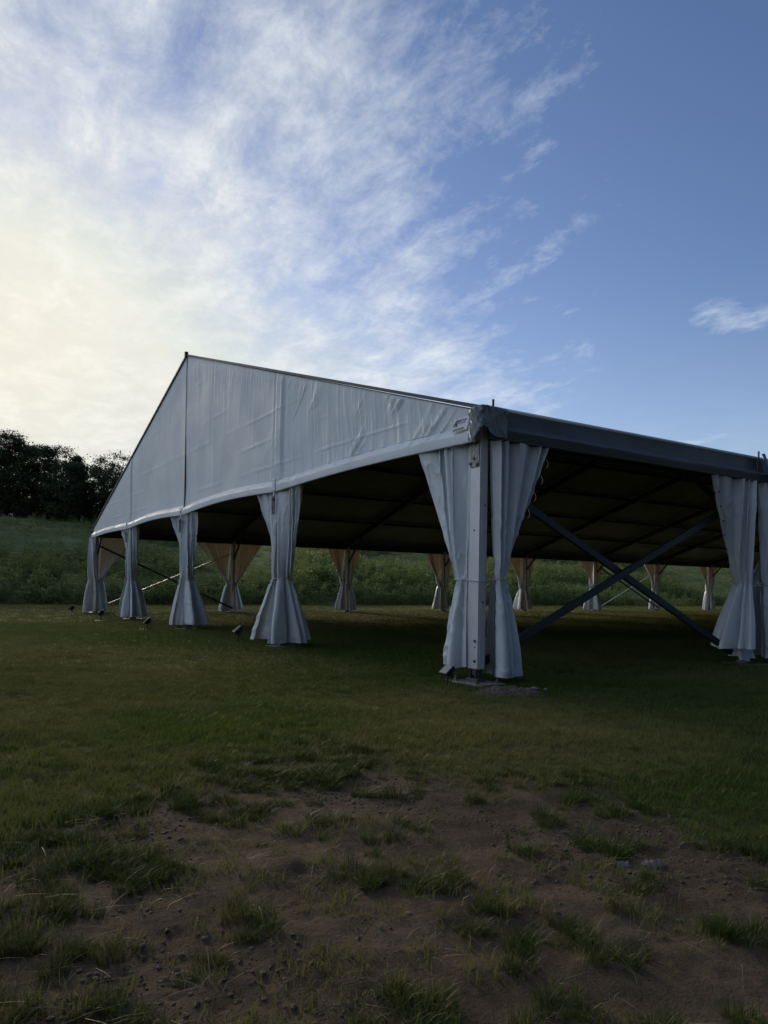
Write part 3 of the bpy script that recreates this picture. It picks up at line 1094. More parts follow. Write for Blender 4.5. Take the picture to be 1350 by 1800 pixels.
# gable posts: two sheets wrapped round each post
gab_lab = {1: 'widest flared white curtain, wrapped round the gable post next to the near corner',
           2: 'white curtain tied round the middle gable post under the ridge of the tent',
           3: 'white curtain round the gable post between the middle post and the far corner'}
for k in (1, 2, 3):
    s = 10+k*7
    zt = float(gable_bottom(-k*GB)) + 0.05
    pl = curtain_panel(L_, N_, 1.15, zt, 1.36, 0.13 if k != 2 else 0.10, 0.02, 0.150, (0.48, 0.40, 0.36)[k-1], (-0.75, 1.72), (4.6, 5.6, 3.8)[k-1], s, 64, 90, -0.02)
    pr = curtain_panel(R_, N_, 1.16, zt, 1.37, 0.10 if k != 2 else 0.15, 0.0, 0.150, (0.41, 0.42, 0.45)[k-1], (-0.95, 1.65), (4.9, 4.1, 5.8)[k-1], s+3, 64, 90, -0.02)
    cd_ = cord_mesh(R_, N_, [ring(0.02, 0.0, 0.185, 0.185, 1.365, tilt=0.01), [(0.03, 0.20, 1.36), (0.06, 0.22, 1.30), (0.05, 0.23, 1.22)],
                             [(-0.01, 0.20, 1.36), (-0.04, 0.22, 1.31), (-0.03, 0.22, 1.26)]], 0.008)
    c = curtain((-k*GB, 0.06, 0), gab_lab[k], G_GAB, [pl, pr], cd_)

# far corner of the gable
pl = curtain_panel(R_, N_, 0.55, HT, 1.36, 0.06, 0.10, 0.17, 0.30, (-1.4, 1.9), 3.8, 51, 48, 70, 0.0)
pr = curtain_panel(B_, L_, 1.5, HT, 1.36, 0.06, 0.18, 0.17, 0.30, (-2.0, 1.9), 4.6, 55, 48, 70, 0.0)
c = empty('curtain', (-W, 0, 0))
tag(c, 'white and backlit tan curtain pair at the far corner of the gable', 'curtain', G_GAB)
p = obj('curtain_panel', pl, M_CURT, c, True); p.location = (0.0, -0.05, 0)
p = obj('curtain_panel', pr, M_CURT, c, True); p.location = (-0.05, 0.0, 0)
b = MB(); b.tube(ring(0.06, 0.05, 0.24, 0.22, 1.36), 0.008, 6)
b.tube([(-0.10, -0.14, 1.36), (-0.14, -0.17, 1.33), (-0.12, -0.18, 1.26)], 0.008, 6)
b.build('tie_cord', M_CORD, c)

# second post on the near long side
pl = curtain_panel(N_, R_, 1.24, HT, 1.37, 0.30, 0.10, 0.19, 0.46, (-0.9, 1.75), 4.4, 61, 70, 100, 0.03)
pr = curtain_panel(B_, R_, 1.0, HT, 1.36, 0.12, 0.10, 0.18, 0.42, (-0.9, 1.6), 4.4, 67, 70, 100, 0.03)
cd_ = cord_mesh(B_, R_, [ring(0.0, 0.0, 0.33, 0.215, 1.36, tilt=0.015), [(-0.18, 0.2, 1.37), (-0.10, 0.26, 1.43), (-0.06, 0.25, 1.36)],
                         [(-0.18, 0.2, 1.37), (-0.24, 0.26, 1.43), (-0.28, 0.24, 1.38)]], 0.008)
c = curtain((0.02, BAY, 0), 'shaded blue grey curtain with eyelets at the second post of the near side',
            None, [pl, pr], cd_)
cv = np.empty(len(pl.vertices)*3, np.float32); pl.vertices.foreach_get('co', cv); cv = cv.reshape(100, 70, 3)
for k in range(12):                                     # eyelets down the free edge of the left sheet
    q = cv[9+k*8, 66]
    MB().cyl((q[0]+0.004, q[1], q[2]), 0.015, 0.012, 'X', 8).build('eyelet', M_BLACK, c)
# folded hem hanging lower behind the left sheet
nu, nv = 40, 14
U, V = np.meshgrid(np.linspace(0, 1, nu), np.linspace(0, 1, nv))
P = np.stack([-0.05+0.10*V+0.03*np.sin(U*14)+0*U, -0.42+0.42*U, 0.36-0.26*V+0.02*np.sin(U*9)], -1).reshape(-1, 3)
obj('folded_hem', np_mesh('folded_hem', P, grid_faces(nu, nv)), M_CURT, c, True)

# far long side, seen from inside against the slope
far_lab = {1: 'tan backlit curtain on the far side between the middle and the widest gable curtain',
           2: 'narrow tan curtain on the far side, first beyond the widest gable curtain',
           3: 'tan curtain on the far side half hidden by the near corner curtain pair',
           4: 'tan curtain on the far side just right of the near corner curtain pair',
           5: 'tan curtain on the far side at the left end of the distant cross braces',
           6: 'tan curtain on the far side at the right end of the distant cross braces',
           7: 'small tan curtain on the far side beside the shaded near curtain with eyelets',
           8: 'tan curtain at the farthest corner, hidden behind the shaded near curtain with eyelets'}
for i in range(1, NB+1):
    s = 80+i*5
    wl = 1.55 if i in (1,) else 1.12
    vr = random.Random(s)
    tz = 1.36+vr.uniform(-0.10, 0.07)
    wl *= vr.uniform(0.9, 1.12)
    pl = curtain_panel(N_, L_, wl, HT, tz, vr.uniform(0.04, 0.14), 0.05, 0.17, vr.uniform(0.27, 0.42), (-1.2, 1.9), vr.uniform(3.6, 5.6), s, 40, 54, 0.0)
    pr = curtain_panel(B_, L_, wl*vr.uniform(0.85, 1.0), HT, tz, vr.uniform(0.04, 0.14), 0.05, 0.17, vr.uniform(0.25, 0.40), (-1.2, 1.8), vr.uniform(3.6, 5.4), s+2, 40, 54, 0.0)
    cd_ = cord_mesh(B_, L_, [ring(0.0, 0.0, 0.22, 0.20, tz)], 0.008)
    curtain((-W-0.03, i*BAY, 0), far_lab[i], G_FAR, [pl, pr], cd_)


# ------------------------------------------------------------------ floodlights on ground stakes
def floodlight(loc, rz, label, s=1.0):
    t = empty('floodlight', loc, rz)
    tag(t, label, 'floodlight', 'floodlights staked in the lawn round the tent')
    t.scale = (s, s, s)
    M = Matrix.Rotation(math.radians(48), 4, 'X')
    z0 = 0.20
    b = MB()
    b.box((0, 0, z0), (0.19, 0.035, 0.15), M, bev=0.006)
    for k in range(6):                                   # cooling fins on the back
        b.box(Vector((0, 0, z0)) + (M @ Vector((-0.07+k*0.028, -0.03, 0))), (0.006, 0.03, 0.12), M)
    b.box(Vector((0, 0, z0)) + (M @ Vector((0, -0.045, 0.0))), (0.09, 0.04, 0.08), M, bev=0.005)
    hd = b.build('lamp_head', M_BLACK, t)
    b = MB(); b.box(Vector((0, 0, z0)) + (M @ Vector((0, 0.0195, 0))), (0.172, 0.004, 0.132), M)
    b.build('lens', M_LENS, hd)
    b = MB()
    for sx in (-1, 1):
        b.box((sx*0.104, -0.01, 0.165), (0.008, 0.025, 0.10))
    b.box((0, -0.01, 0.115), (0.216, 0.025, 0.008))
    b.build('yoke', M_BLACK, t)
    b = MB(); b.tube([(0, -0.01, 0.115), (0, -0.01, 0.03), (0, -0.005, -0.08)], [0.014, 0.013, 0.004], 8)
    b.build('stake', M_BLACK, t)
    b = MB(); b.tube([(0.0, -0.03, z0-0.03), (0.05, -0.10, 0.10), (0.02, -0.06, 0.02), (0.10, -0.02, 0.012), (0.25, 0.12, 0.012)], 0.005, 6)
    b.build('cable', M_BLACK, t)
    return t


TL = math.atan2(RGT[0], -RGT[1])         # turn that points a lamp to the photographer's left


def flood_at(px, py, hor, turn, label, s=1.0):
    d = 1285.8*1.208/(py-hor); r = (px-675)/1285.8*d
    x, y = gp(d, r)
    return floodlight((x, y, float(ground_z(x, y))), turn, label, s)


flood_at(788, 1206, 1037, TL+0.45, 'black floodlight on a stake tilted up beside the near corner post', 1.0)
flood_at(419, 1129, 1030.5, TL+0.42, 'black floodlight with pale lens in front of the wide flared gable curtain', 1.35)
flood_at(260, 1109, 1028, TL+0.40, 'black floodlight standing alone on the lawn in front of the middle gable curtain', 1.3)
flood_at(178, 1093, 1026.5, TL+0.38, 'black floodlight on the lawn beside the far corner curtain, near its foot', 1.45)
flood_at(127, 1081, 1026, TL+0.3, 'smallest black floodlight out on the lawn beyond the far tent corner', 1.45)

# ------------------------------------------------------------------ loose earth by the corner post and a pale stone
rng = np.random.default_rng(5)


def lump_mesh(name, n, cx, cy, sx, sy, h, rot, seed, rough=1.0, fine=0.75):
    u = np.linspace(-1, 1, n); U, V = np.meshgrid(u, u)
    R = np.hypot(U, V)
    rr = R + 0.35*(fbm(U*2+5, V*2+5, 3, seed)-0.5)
    z = h*sstep(1-rr, 0, 0.75)*(0.6+0.9*fbm(U*5, V*5, 4, seed+1)*rough) + fine*h*(fbm(U*12, V*12, 4, seed+2, 0.7)-0.5)*sstep(1-rr, 0, .3)
    X = U*sx; Y = V*sy
    c, s = math.cos(rot), math.sin(rot)
    x = cx+X*c-Y*s; y = cy+X*s+Y*c
    return np_mesh(name, np.stack([x, y, ground_z(x, y)+z-0.012], -1).reshape(-1, 3), grid_faces(n, n))


ang = math.atan2(RGT[1], RGT[0])
x, y = gp(8.62, 1.50)
md_ = obj('soil_mound', lump_mesh('soil_mound', 90, x, y, 0.52, 0.36, 0.075, ang, 300), M_SOIL, smooth=True)
tag(md_, 'low mound of loose brown earth in front of the near corner post', 'soil', kind='structure')
for k, (dx, dy, sz) in enumerate(((0.30, 0.05, 0.035), (-0.32, 0.12, 0.02), (0.12, -0.1, 0.025), (0.42, -0.02, 0.02))):
    bm = bmesh.new(); bmesh.ops.create_icosphere(bm, subdivisions=2, radius=1)
    for v in bm.verts:
        f = 0.8+0.4*random.Random(k*50+v.index).random()
        v.co = Vector((v.co.x*sz*1.4*f, v.co.y*sz*f, v.co.z*sz*0.6*f))
    me = bpy.data.meshes.new('pebble'); bm.to_mesh(me); bm.free()
    q = gp(8.62, 1.50) + RGT*dx + FWD*dy
    o = obj('pebble', me, M_STONE); o.location = (q[0], q[1], 0.055)
    tag(o, ['largest pale pebble on the earth mound by the corner post', 'pale pebble left of the earth mound by the base plate',
            'grey pebble at the front of the earth mound', 'small pebble at the far right tip of the earth mound'][k], 'pebble', 'pebbles on the earth mound')
x, y = gp(3.26, 1.08)
st = obj('stone', lump_mesh('stone', 60, x, y, 0.055, 0.028, 0.028, ang, 310, 1.0, 0.22), M_STONE, smooth=True)
tag(st, 'pale grey crumbly stone half buried in the bare soil, left of the pair', 'stone', 'pale stones in the bare soil')
x, y = gp(3.28, 1.215)
st = obj('stone', lump_mesh('stone', 60, x, y, 0.075, 0.036, 0.030, ang, 320, 1.0, 0.22), M_STONE, smooth=True)
tag(st, 'larger pale grey stone in the bare soil, right of the pair', 'stone', 'pale stones in the bare soil')


# ------------------------------------------------------------------ grass
def blades(n, rad, h0, h1, wid, lean, seed, seg=3):
    r = np.random.default_rng(seed)
    V = []; F = []; tint = []; tip = []
    for i in range(n):
        a = r.random()*2*PI; q = rad*math.sqrt(r.random())
        bx, by = q*math.cos(a), q*math.sin(a)
        h = h0+(h1-h0)*r.random()**1.3
        la = a+r.normal()*0.9; le = lean*(0.25+r.random()*1.1)*h
        w = wid*(0.7+0.6*r.random())
        fx, fy = -math.sin(la+r.normal()*0.5), math.cos(la+r.normal()*0.5)
        base = len(V); tn = r.random()
        for k in range(seg+1):
            t = k/seg
            ox = le*t*t; oz = h*t*(1-0.28*lean*t)
            cx_, cy_ = bx+math.cos(la)*ox, by+math.sin(la)*ox
            ww = w*(1-t)**0.7*0.5
            if k < seg:
                V += [(cx_-fx*ww, cy_-fy*ww, oz-0.01*(k == 0)), (cx_+fx*ww, cy_+fy*ww, oz-0.01*(k == 0))]
                tint += [tn, tn]; tip += [t, t]
            else:
                V.append((cx_, cy_, oz)); tint.append(tn); tip.append(1)
        for k in range(seg-1):
            j = base+2*k
            F += [(j, j+1, j+3), (j, j+3, j+2)]
        j = base+2*(seg-1)
        F.append((j, j+1, j+2))
    return np_mesh('tuft', np.array(V), np.array(F), {'tint': tint, 'tip': tip})


def scatter(name, label, cat, pts, scale, rz, ix, dry, variants, mat):
    """points carry scale / turn / variant; geometry nodes put one tuft on each"""
    vc = bpy.data.collections.new(name+'_kinds')
    for me in variants:
        if not me.materials:
            me.materials.append(mat)
        vc.objects.link(bpy.data.objects.new('tuft', me))
    me = bpy.data.meshes.new(name)
    me.vertices.add(len(pts)); me.vertices.foreach_set('co', np.asarray(pts, np.float32).ravel())
    for an, av, ty in (('sc', scale, 'FLOAT'), ('rz', rz, 'FLOAT'), ('ix', ix, 'INT'), ('dry', dry, 'FLOAT')):
        at = me.attributes.new(an, ty, 'POINT')
        at.data.foreach_set('value', np.asarray(av, np.int32 if ty == 'INT' else np.float32))
    o = bpy.data.objects.new(name, me)
    COL.objects.link(o)
    ng = bpy.data.node_groups.new(name, 'GeometryNodeTree')
    ng.interface.new_socket('Geometry', in_out='INPUT', socket_type='NodeSocketGeometry')
    ng.interface.new_socket('Geometry', in_out='OUTPUT', socket_type='NodeSocketGeometry')
    N = ng.nodes
    gi = N.new('NodeGroupInput'); go = N.new('NodeGroupOutput')
    ci = N.new('GeometryNodeCollectionInfo'); ci.inputs['Collection'].default_value = vc
    ci.inputs['Separate Children'].default_value = True; ci.inputs['Reset Children'].default_value = True
    ip = N.new('GeometryNodeInstanceOnPoints'); ip.inputs['Pick Instance'].default_value = True

    def attr(nm, ty):
        a = N.new('GeometryNodeInputNamedAttribute'); a.data_type = ty; a.inputs['Name'].default_value = nm
        return a.outputs['Attribute']
    cx_ = N.new('ShaderNodeCombineXYZ')
    lk = ng.links.new
    lk(attr('rz', 'FLOAT'), cx_.inputs[2])
    er = N.new('FunctionNodeEulerToRotation'); lk(cx_.outputs[0], er.inputs[0])
    lk(gi.outputs[0], ip.inputs['Points']); lk(ci.outputs[0], ip.inputs['Instance'])
    lk(attr('ix', 'INT'), ip.inputs['Instance Index']); lk(er.outputs[0], ip.inputs['Rotation'])
    lk(attr('sc', 'FLOAT'), ip.inputs['Scale'])
    lk(ip.outputs[0], go.inputs[0])
    md = o.modifiers.new('scatter', 'NODES'); md.node_group = ng
    tag(o, label, cat, kind='stuff')
    return o


def frustum_pts(d0, d1, dens, rg, margin=1.35, extra=1.0):
    """points spread evenly over the wedge of ground the camera faces, with a margin either side"""
    tan = 0.525*margin
    area = tan*(d1*d1-d0*d0) + 2*extra*(d1-d0)
    n = int(area*dens)
    d = np.sqrt(d0*d0 + rg.random(n)*(d1*d1-d0*d0))
    r = (rg.random(n)*2-1)*(tan*d+extra)
    return CAM[:2] + d[:, None]*FWD + r[:, None]*RGT


rg = np.random.default_rng(11)
T_LAWN = [blades(18, 0.055, 0.024, 0.062, 0.0042, 0.65, 400+i) for i in range(6)]
T_MID = [blades(14, 0.09, 0.035, 0.085, 0.0075, 0.8, 420+i) for i in range(5)]
T_FAR = [blades(14, 0.18, 0.03, 0.075, 0.018, 0.8, 440+i, 2) for i in range(5)]
T_CLUMP = [blades(110, 0.058, 0.025, 0.088, 0.0036, 0.75, 460+i, 3) for i in range(6)]
T_STRAW = [blades(2, 0.03, 0.05, 0.13, 0.0024, 2.4, 480+i, 3) for i in range(6)]


def put(name, label, cat, xy, keep, smin, smax, variants, mat, zoff=0.0, sc_mul=None, dry_add=0.0):
    xy = xy[keep]
    n = len(xy)
    z = ground_z(xy[:, 0], xy[:, 1]) + zoff
    sc = smin + (smax-smin)*rg.random(n)
    if sc_mul is not None:
        sc = sc*sc_mul[keep]
    dry = np.clip(dryness(xy[:, 0], xy[:, 1]) + dry_add + 0.45*(rg.random(n)-0.5), 0, 1)
    return scatter(name, label, cat, np.c_[xy, z], sc, rg.random(n)*2*PI, rg.integers(0, len(variants), n), dry, variants, mat)


def off_feet(p):
    m = np.ones(len(p), bool)
    for k in range(5):
        m &= ~((np.abs(p[:, 0]+k*GB) < 0.32) & (np.abs(p[:, 1]-0.05) < 0.27))
    return m


p = frustum_pts(1.6, 10.5, 520, rg, 1.8, 1.6)
s = soil_mask(p[:, 0], p[:, 1])
cl = fbm(p[:, 0]*1.6, p[:, 1]*1.6, 3, 501)
keep = (rg.random(len(p)) > s*1.02) | ((cl > 0.56) & (rg.random(len(p)) < 0.22)) | (rg.random(len(p)) < 0.02)
hgt = 0.45 + 1.15*fbm(p[:, 0]*1.5, p[:, 1]*1.5, 4, 503)
put('lawn_grass', 'short green and straw coloured grass of the near lawn', 'grass', p, keep & off_feet(p), 0.7, 1.25, T_LAWN, M_BLADE, 0, hgt)
p = frustum_pts(10.5, 22, 130, rg, 1.5)
put('mown_grass', 'mown grass of the lawn beside and under the tent', 'grass', p, off_feet(p), 0.7, 1.2, T_MID, M_BLADE)
p = frustum_pts(22, 75, 17, rg, 1.2)
put('distant_grass', 'pale mown grass beyond the tent up to the slope', 'grass', p, (p[:, 0] > HILL_X-0.3), 0.7, 1.2, T_FAR, M_BLADE)
# tussocks that survive on the bare soil: each a handful of tufts round one root
c0 = frustum_pts(1.6, 6.6, 52, rg, 1.4, 0.6)
dd = (c0-CAM[:2])@FWD; rr = (c0-CAM[:2])@RGT
big = fbm(c0[:, 0]*0.9+3, c0[:, 1]*0.9, 3, 511) + 0.10*sstep(dd, 2.9, 2.0) + 0.10*sstep(rr, 0.9, 1.7) + 0.14*sstep(rr, -0.5, -1.4) \
    - 0.12*np.exp(-((dd-3.1)/0.6)**2)*np.exp(-((rr-0.3)/0.6)**2)
c0 = c0[(rg.random(len(c0)) < 0.22+0.78*sstep(big, 0.42, 0.64))]
cnt = 1 + (rg.random(len(c0))**1.6*6).astype(int)
p = np.repeat(c0, cnt, 0) + rg.normal(size=(cnt.sum(), 2))*0.055
s = soil_mask(p[:, 0], p[:, 1])
put('grass_tussocks', 'scattered tussocks of longer green grass on the bare soil', 'grass', p, s > 0.25, 0.4, 1.15, T_CLUMP, M_TUSS, -0.004, None, -0.25)
# coarser tufts standing proud of the lawn
p = frustum_pts(4.0, 15.0, 11, rg, 1.3, 0.6)
cl = fbm(p[:, 0]*0.8, p[:, 1]*0.8, 3, 515)
keep = (rg.random(len(p)) < sstep(cl, 0.40, 0.62)) & off_feet(p) & (soil_mask(p[:, 0], p[:, 1]) < 0.6)
put('lawn_tufts', 'coarser darker tufts standing proud of the mown lawn', 'grass', p, keep, 0.55, 1.15, T_CLUMP, M_BLADE, -0.004, None, -0.1)
# a fresh bright patch of lawn left of the middle
q = gp(6.5, -1.35)
p = q + rg.normal(size=(900, 1))*0.62*FWD + rg.normal(size=(900, 1))*0.72*RGT
M_FRESH = mat_leaf('fresh_blade', (0.090, 0.140, 0.016), (0.180, 0.230, 0.034), None, 0.35)
T_FRESH = [blades(20, 0.06, 0.03, 0.08, 0.0046, 0.6, 520+i) for i in range(4)]
put('fresh_grass', 'bright yellow green patch of fresh grass in the lawn', 'grass', p, np.ones(900, bool), 0.7, 1.2, T_FRESH, M_FRESH)
p = frustum_pts(1.6, 6.5, 60, rg, 1.4, 0.6)
s = soil_mask(p[:, 0], p[:, 1])
put('dead_straw', 'pale dry grass stalks lying on the bare soil', 'straw', p, (s > 0.3) & (rg.random(len(p)) < 0.8), 0.5, 1.1, T_STRAW, M_STRAW)


# crumbs of earth on the bare soil
def crumb(seed):
    bm = bmesh.new(); bmesh.ops.create_icosphere(bm, subdivisions=1, radius=1)
    r = random.Random(seed)
    for v in bm.verts:
        f = 0.6+0.7*r.random()
        v.co = Vector((v.co.x*f, v.co.y*f, v.co.z*0.7*f))
    me = bpy.data.meshes.new('crumb'); bm.to_mesh(me); bm.free()
    return me


M_CRUMB = mat_plain('earth_crumb', (0.12, 0.092, 0.062), 0.95, 0, 0.5, 2)
p = frustum_pts(1.6, 6.5, 1500, rg, 1.35, 0.5)
s = soil_mask(p[:, 0], p[:, 1])
cl = fbm(p[:, 0]*1.3, p[:, 1]*1.3, 3, 49)
keep = (s > 0.5) & (rg.random(len(p)) < sstep(cl, 0.38, 0.62))
xy = p[keep]
qm = gp(8.62, 1.50) + (rg.normal(size=(420, 1))*0.24)*RGT + (rg.normal(size=(420, 1))*0.15)*FWD
xy = np.r_[xy, qm]; n = len(xy)
zc_ = ground_z(xy[:, 0], xy[:, 1]); zc_[-420:] += 0.03 + 0.03*np.exp(-(((qm-gp(8.62, 1.50))**2).sum(1))/0.05)
scatter('earth_crumbs', 'small clods of dry earth lying on the bare soil', 'soil', np.c_[xy, zc_],
        0.0025+0.011*rg.random(n)**4, rg.random(n)*6, rg.integers(0, 4, n), np.zeros(n), [crumb(i) for i in range(4)], M_CRUMB)


# ------------------------------------------------------------------ weeds on the slope
def leaf_clump(n, rad, h, leaf, seed, stalk=0.0):
    r = np.random.default_rng(seed)
    a = r.random(n)*2*PI; q = rad*np.sqrt(r.random(n)); t = r.random(n)**0.7
    C = np.stack([q*np.cos(a)*(1-0.45*t), q*np.sin(a)*(1-0.45*t), h*t], -1)
    if stalk:
        C[:, :2] *= (1-stalk)
    return leaves_mesh(C, leaf*(0.6+0.8*r.random(n)), r, 'tuft')


def leaves_mesh(C, size, r, name, tint=None):
    n = len(C)
    d = r.normal(size=(n, 3)); d /= np.linalg.norm(d, axis=1)[:, None]
    nrm = r.normal(size=(n, 3)) + np.array([0, 0, 0.8])
    e = np.cross(d, nrm); e /= np.linalg.norm(e, axis=1)[:, None]
    s = np.asarray(size)[:, None]
    bend = np.cross(d, e)*0.12*s
    V = np.stack([C-d*s*0.5, C+e*s*0.28+bend, C+d*s*0.5, C-e*s*0.28+bend], 1).reshape(-1, 3)
    i = np.arange(n)[:, None]*4
    F = i + np.array([[0, 1, 2, 3]])
    tn = r.random(n) if tint is None else tint
    return np_mesh(name, V, F, {'tint': np.repeat(tn, 4), 'tip': np.tile([0, .5, 1, .5], n)})


T_WEED = [leaf_clump(70, 0.42, 0.55, 0.12, 600+i) for i in range(3)] + [leaf_clump(60, 0.30, 0.95, 0.10, 610+i, 0.2) for i in range(3)] + \
         [blades(50, 0.30, 0.25, 0.60, 0.016, 0.9, 620+i, 3) for i in range(3)]
for k, me in enumerate(T_WEED):
    me.materials.append(M_WEED)
n = 30000
xy = np.c_[HILL_X + 0.4 - 47*rg.random(n)**1.25, -46+150*rg.random(n)]
s = HILL_X - xy[:, 0]
big = fbm(xy[:, 0]*0.13, xy[:, 1]*0.10, 3, 521)
patch = sstep(big + 0.22*sstep(s, 20, 4), 0.46, 0.66)
keep = (rg.random(n) < 0.35+0.65*patch) & (s > -0.2)
xy = xy[keep]; s = s[keep]; patch = patch[keep]; n = len(xy)
ix = np.where(rg.random(n) < 0.15+0.8*patch, rg.integers(0, 6, n), rg.integers(6, 9, n))
sc = (0.55+0.8*rg.random(n))*(0.7+0.6*patch)
scatter('hillside_weeds', 'tall leafy weeds and rough grass covering the slope', 'weeds', np.c_[xy, hill_z(xy[:, 0], xy[:, 1])-0.05], sc,
        rg.random(n)*6.28, ix, np.clip(0.5*(fbm(xy[:, 0]*0.2, xy[:, 1]*0.2, 3, 531)-0.3)+0.2*rg.random(n)+0.25*sstep(s, 16, 30), 0, 1), T_WEED, M_WEED)


# ------------------------------------------------------------------ bushes and trees
def limb(b, a, c, r0, r1, seed, n=6, sag=0.12):
    r = np.random.default_rng(seed)
    a = np.array(a, float); c = np.array(c, float)
    L = np.linalg.norm(c-a)
    pts = []
    for k in range(n+1):
        t = k/n
        pts.append(a+(c-a)*t + (r.normal(size=3)*sag*0.35*L*0.3 if 0 < k < n else 0) + np.array([0, 0, sag*L*t*(1-t)]))
    b.tube(pts, [r0+(r1-r0)*k/n for k in range(n+1)], 7)


def bush(x, y, h, rad, seed, label):
    z = float(hill_z(x, y))
    t = empty('bush', (x, y, z-0.05))
    tag(t, label, 'bush', 'bushes on the slope behind the tent')
    r = np.random.default_rng(seed)
    b = MB()
    for k in range(6):
        a = r.random()*6.28
        limb(b, (0, 0, 0), (rad*0.6*math.cos(a), rad*0.6*math.sin(a), h*(0.5+0.3*r.random())), 0.03, 0.008, seed+k)
    b.build('stem', M_BARK, t)
    C = []
    for k in range(26):
        a = r.random()*6.28; q = rad*math.sqrt(r.random()); zz = h*(0.25+0.65*r.random())*(1-0.45*(q/rad)**2)
        m = 75
        C.append(np.array([q*math.cos(a), q*math.sin(a), zz]) + r.normal(size=(m, 3))*np.array([0.24, 0.24, 0.20])*rad*0.75)
    C = np.concatenate(C); C[:, 2] = np.maximum(C[:, 2], 0.05)
    obj('foliage', leaves_mesh(C, 0.13*(0.6+0.8*r.random(len(C))), r, 'foliage'), M_BUSH, t)
    return t


def hill_at(px, dep):
    return gp(dep, (px-675)/1285.8*dep)


for px, dep, h, rad, seed, lb in (
        (950, 66, 2.7, 2.3, 700, 'biggest rounded bush on the slope, just right of the near corner curtain pair'),
        (1165, 78, 2.6, 2.2, 701, 'dark rounded bush on the slope behind the crossing of the far braces'),
        (700, 60, 1.9, 1.8, 702, 'low bush on the slope left of the curtain hidden by the near corner pair'),
        (380, 50, 1.5, 1.4, 703, 'small bush on the slope behind the backlit curtain of the first far post'),
        (285, 47, 1.6, 1.5, 704, 'leafy bush on the slope between two gable curtains under the ridge'),
        (60, 47, 1.3, 1.5, 705, 'low leafy bush on the open slope below the trees'),
        (560, 56, 1.6, 1.5, 706, 'bush on the slope just right of the wide flared gable curtain'),
        (1085, 74, 1.6, 1.6, 707, 'bush at the foot of the slope between two tan curtains behind the dark brace')):
    x, y = hill_at(px, dep)
    bush(x, y, h, rad, seed, lb)


def tree(px, dep, h, rad, seed, label, base=0.2, nclus=70, per=150, leaf=0.24, shape='round', lean=0.0, spread=0.30):
    x, y = hill_at(px, dep)
    z = float(hill_z(x, y)) - 0.1
    h *= 0.955
    per = int(per*0.85)
    nclus = int(nclus*1.7)
    t = empty('tree', (x, y, z))
    tag(t, label, 'tree', 'trees along the top of the slope')
    r = np.random.default_rng(seed)
    b = MB()
    lx, ly = lean*RGT
    limb(b, (0, 0, -0.2), (lx*0.8, ly*0.8, h*0.80), 0.020*h+0.04, 0.03, seed, 9, 0.05)
    tips = []
    for k in range(13):
        t0 = base + (0.85-base)*(k+0.5)/13; a = k*2.4+r.random()
        if shape == 'cone':
            q = rad*(1.03-t0)*1.0; up = 0.02
        elif shape == 'vase':
            q = rad*(0.55+0.5*t0); up = 0.22
        else:
            q = rad*math.sqrt(max(0.08, 1-((t0-0.5)/0.58)**2)); up = 0.10
        e = np.array([lx*t0+q*0.85*math.cos(a), ly*t0+q*0.85*math.sin(a), h*(t0+up*(0.4+r.random()))])
        limb(b, (lx*t0*0.8, ly*t0*0.8, h*t0*0.85), e, 0.010*h*(1.1-t0)+0.02, 0.012, seed*31+k, 5)
        tips.append(e)
    b.build('trunk', M_BARK, t)
    C = []
    for k in range(nclus):
        if k < len(tips):
            c = tips[k]
        else:
            t0 = base+(1-base)*r.random()**0.9
            a = r.random()*6.28
            if shape == 'cone':
                q = rad*(1.03-t0)
            elif shape == 'vase':
                q = rad*(0.45+0.6*t0)*(1 if t0 < 0.85 else 0.75)
            else:
                q = rad*math.sqrt(max(0.03, 1-((t0-0.5)/0.56)**2))
            q *= math.sqrt(r.random())*1.05
            c = np.array([lx*t0+q*math.cos(a), ly*t0+q*math.sin(a), h*t0])
        sg = rad*spread*(0.28+0.5*r.random())
        C.append(c + r.normal(size=(per, 3))*np.array([sg, sg, sg*0.62]))
    C = np.concatenate(C)
    C[:, 2] = np.clip(C[:, 2], 0.1, h*1.04)
    obj('crown', leaves_mesh(C, leaf*0.88*(0.5+0.9*r.random(len(C))), r, 'crown'), M_TREE, t)
    return t


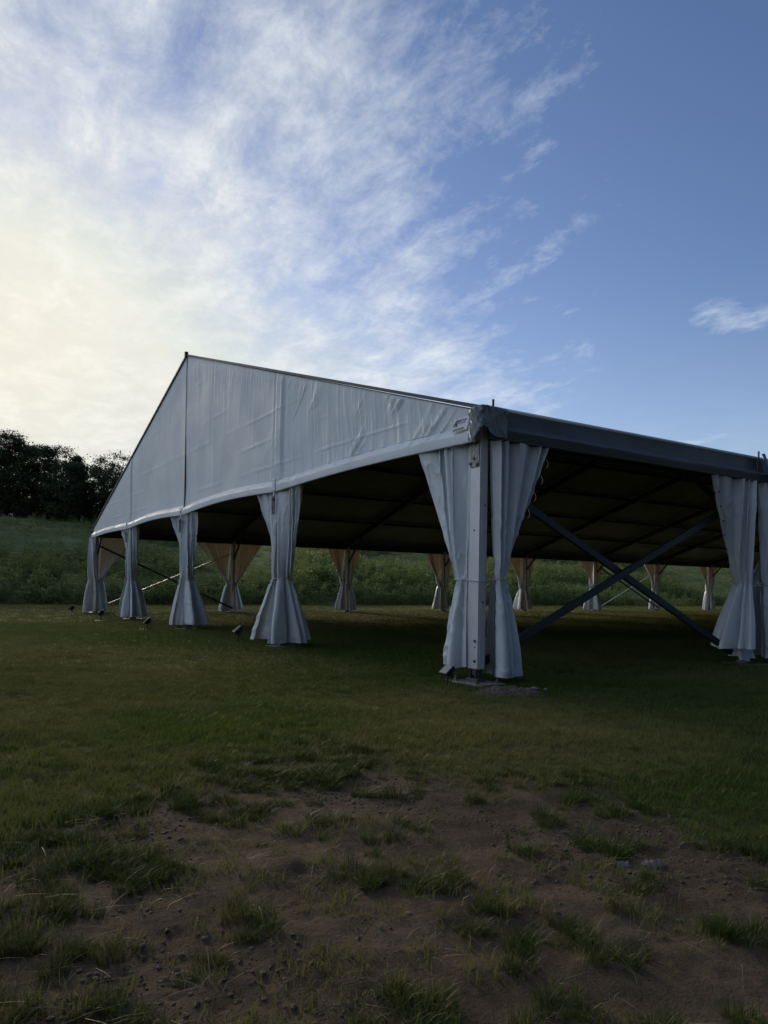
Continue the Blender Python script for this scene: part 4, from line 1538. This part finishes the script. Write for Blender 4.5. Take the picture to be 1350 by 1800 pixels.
# dep is the distance ahead, px the bearing
tree(8, 84, 10.6, 2.6, 800, 'tallest tree of the row, a dark narrow crown at the edge of the picture', 0.10, 80, 150, 0.24, 'round')
tree(38, 86, 9.3, 3.0, 801, 'broad dark tree beside the tallest one', 0.06, 90, 150)
tree(64, 84, 9.2, 2.3, 802, 'dark tree with ragged twin tops second from the tallest tree', 0.06, 80, 130)
tree(96, 85, 9.7, 1.9, 803, 'thin feathery tree with loose twigs against the sky', 0.06, 60, 90, 0.20, 'vase', 0, 0.34)
tree(131, 87, 8.6, 2.0, 804, 'pointed dark tree with a thin spire tip in the dip of the row', 0.04, 80, 130, 0.22, 'cone')
tree(118, 83, 6.9, 2.4, 805, 'low dense tree filling the dip of the row', 0.04, 80, 140)
tree(158, 85, 7.2, 2.4, 806, 'low spreading tree between the pointed tree and the flat-topped one', 0.04, 80, 120)
tree(196, 84, 8.6, 2.7, 807, 'spreading flat-topped tree with sky showing through beside the tent gable', 0.08, 62, 110, 0.22, 'vase', 0.3, 0.26)
tree(228, 87, 7.0, 2.6, 808, 'dark tree half hidden behind the gable slope', 0.04, 80, 120)
tree(-32, 86, 10.2, 3.2, 809, 'dark tree just outside the picture beyond the tallest tree', 0.06, 80, 130)
tree(-85, 85, 9.2, 3.4, 810, 'dark tree farther outside the picture along the row', 0.06, 70, 120)

# shade-dark understorey below the trees
rgt = np.random.default_rng(99)
n = 16000
dp = 83+9*rgt.random(n); pxv = -140+420*rgt.random(n)
xy = CAM[:2] + dp[:, None]*FWD + ((pxv-675)/1285.8*dp)[:, None]*RGT
hh = 3.6*rgt.random(n)**0.9*(0.7+0.6*fbm(xy[:, 0]*0.5, xy[:, 1]*0.5, 2, 541))
C = np.c_[xy, hill_z(xy[:, 0], xy[:, 1])+hh]
un = obj('woodland_understorey', leaves_mesh(C, 0.34*(0.6+0.8*rgt.random(n)), rgt, 'woodland_understorey'), M_TREE)
tag(un, 'dense dark undergrowth below the tree row at the top of the slope', 'undergrowth', kind='stuff')
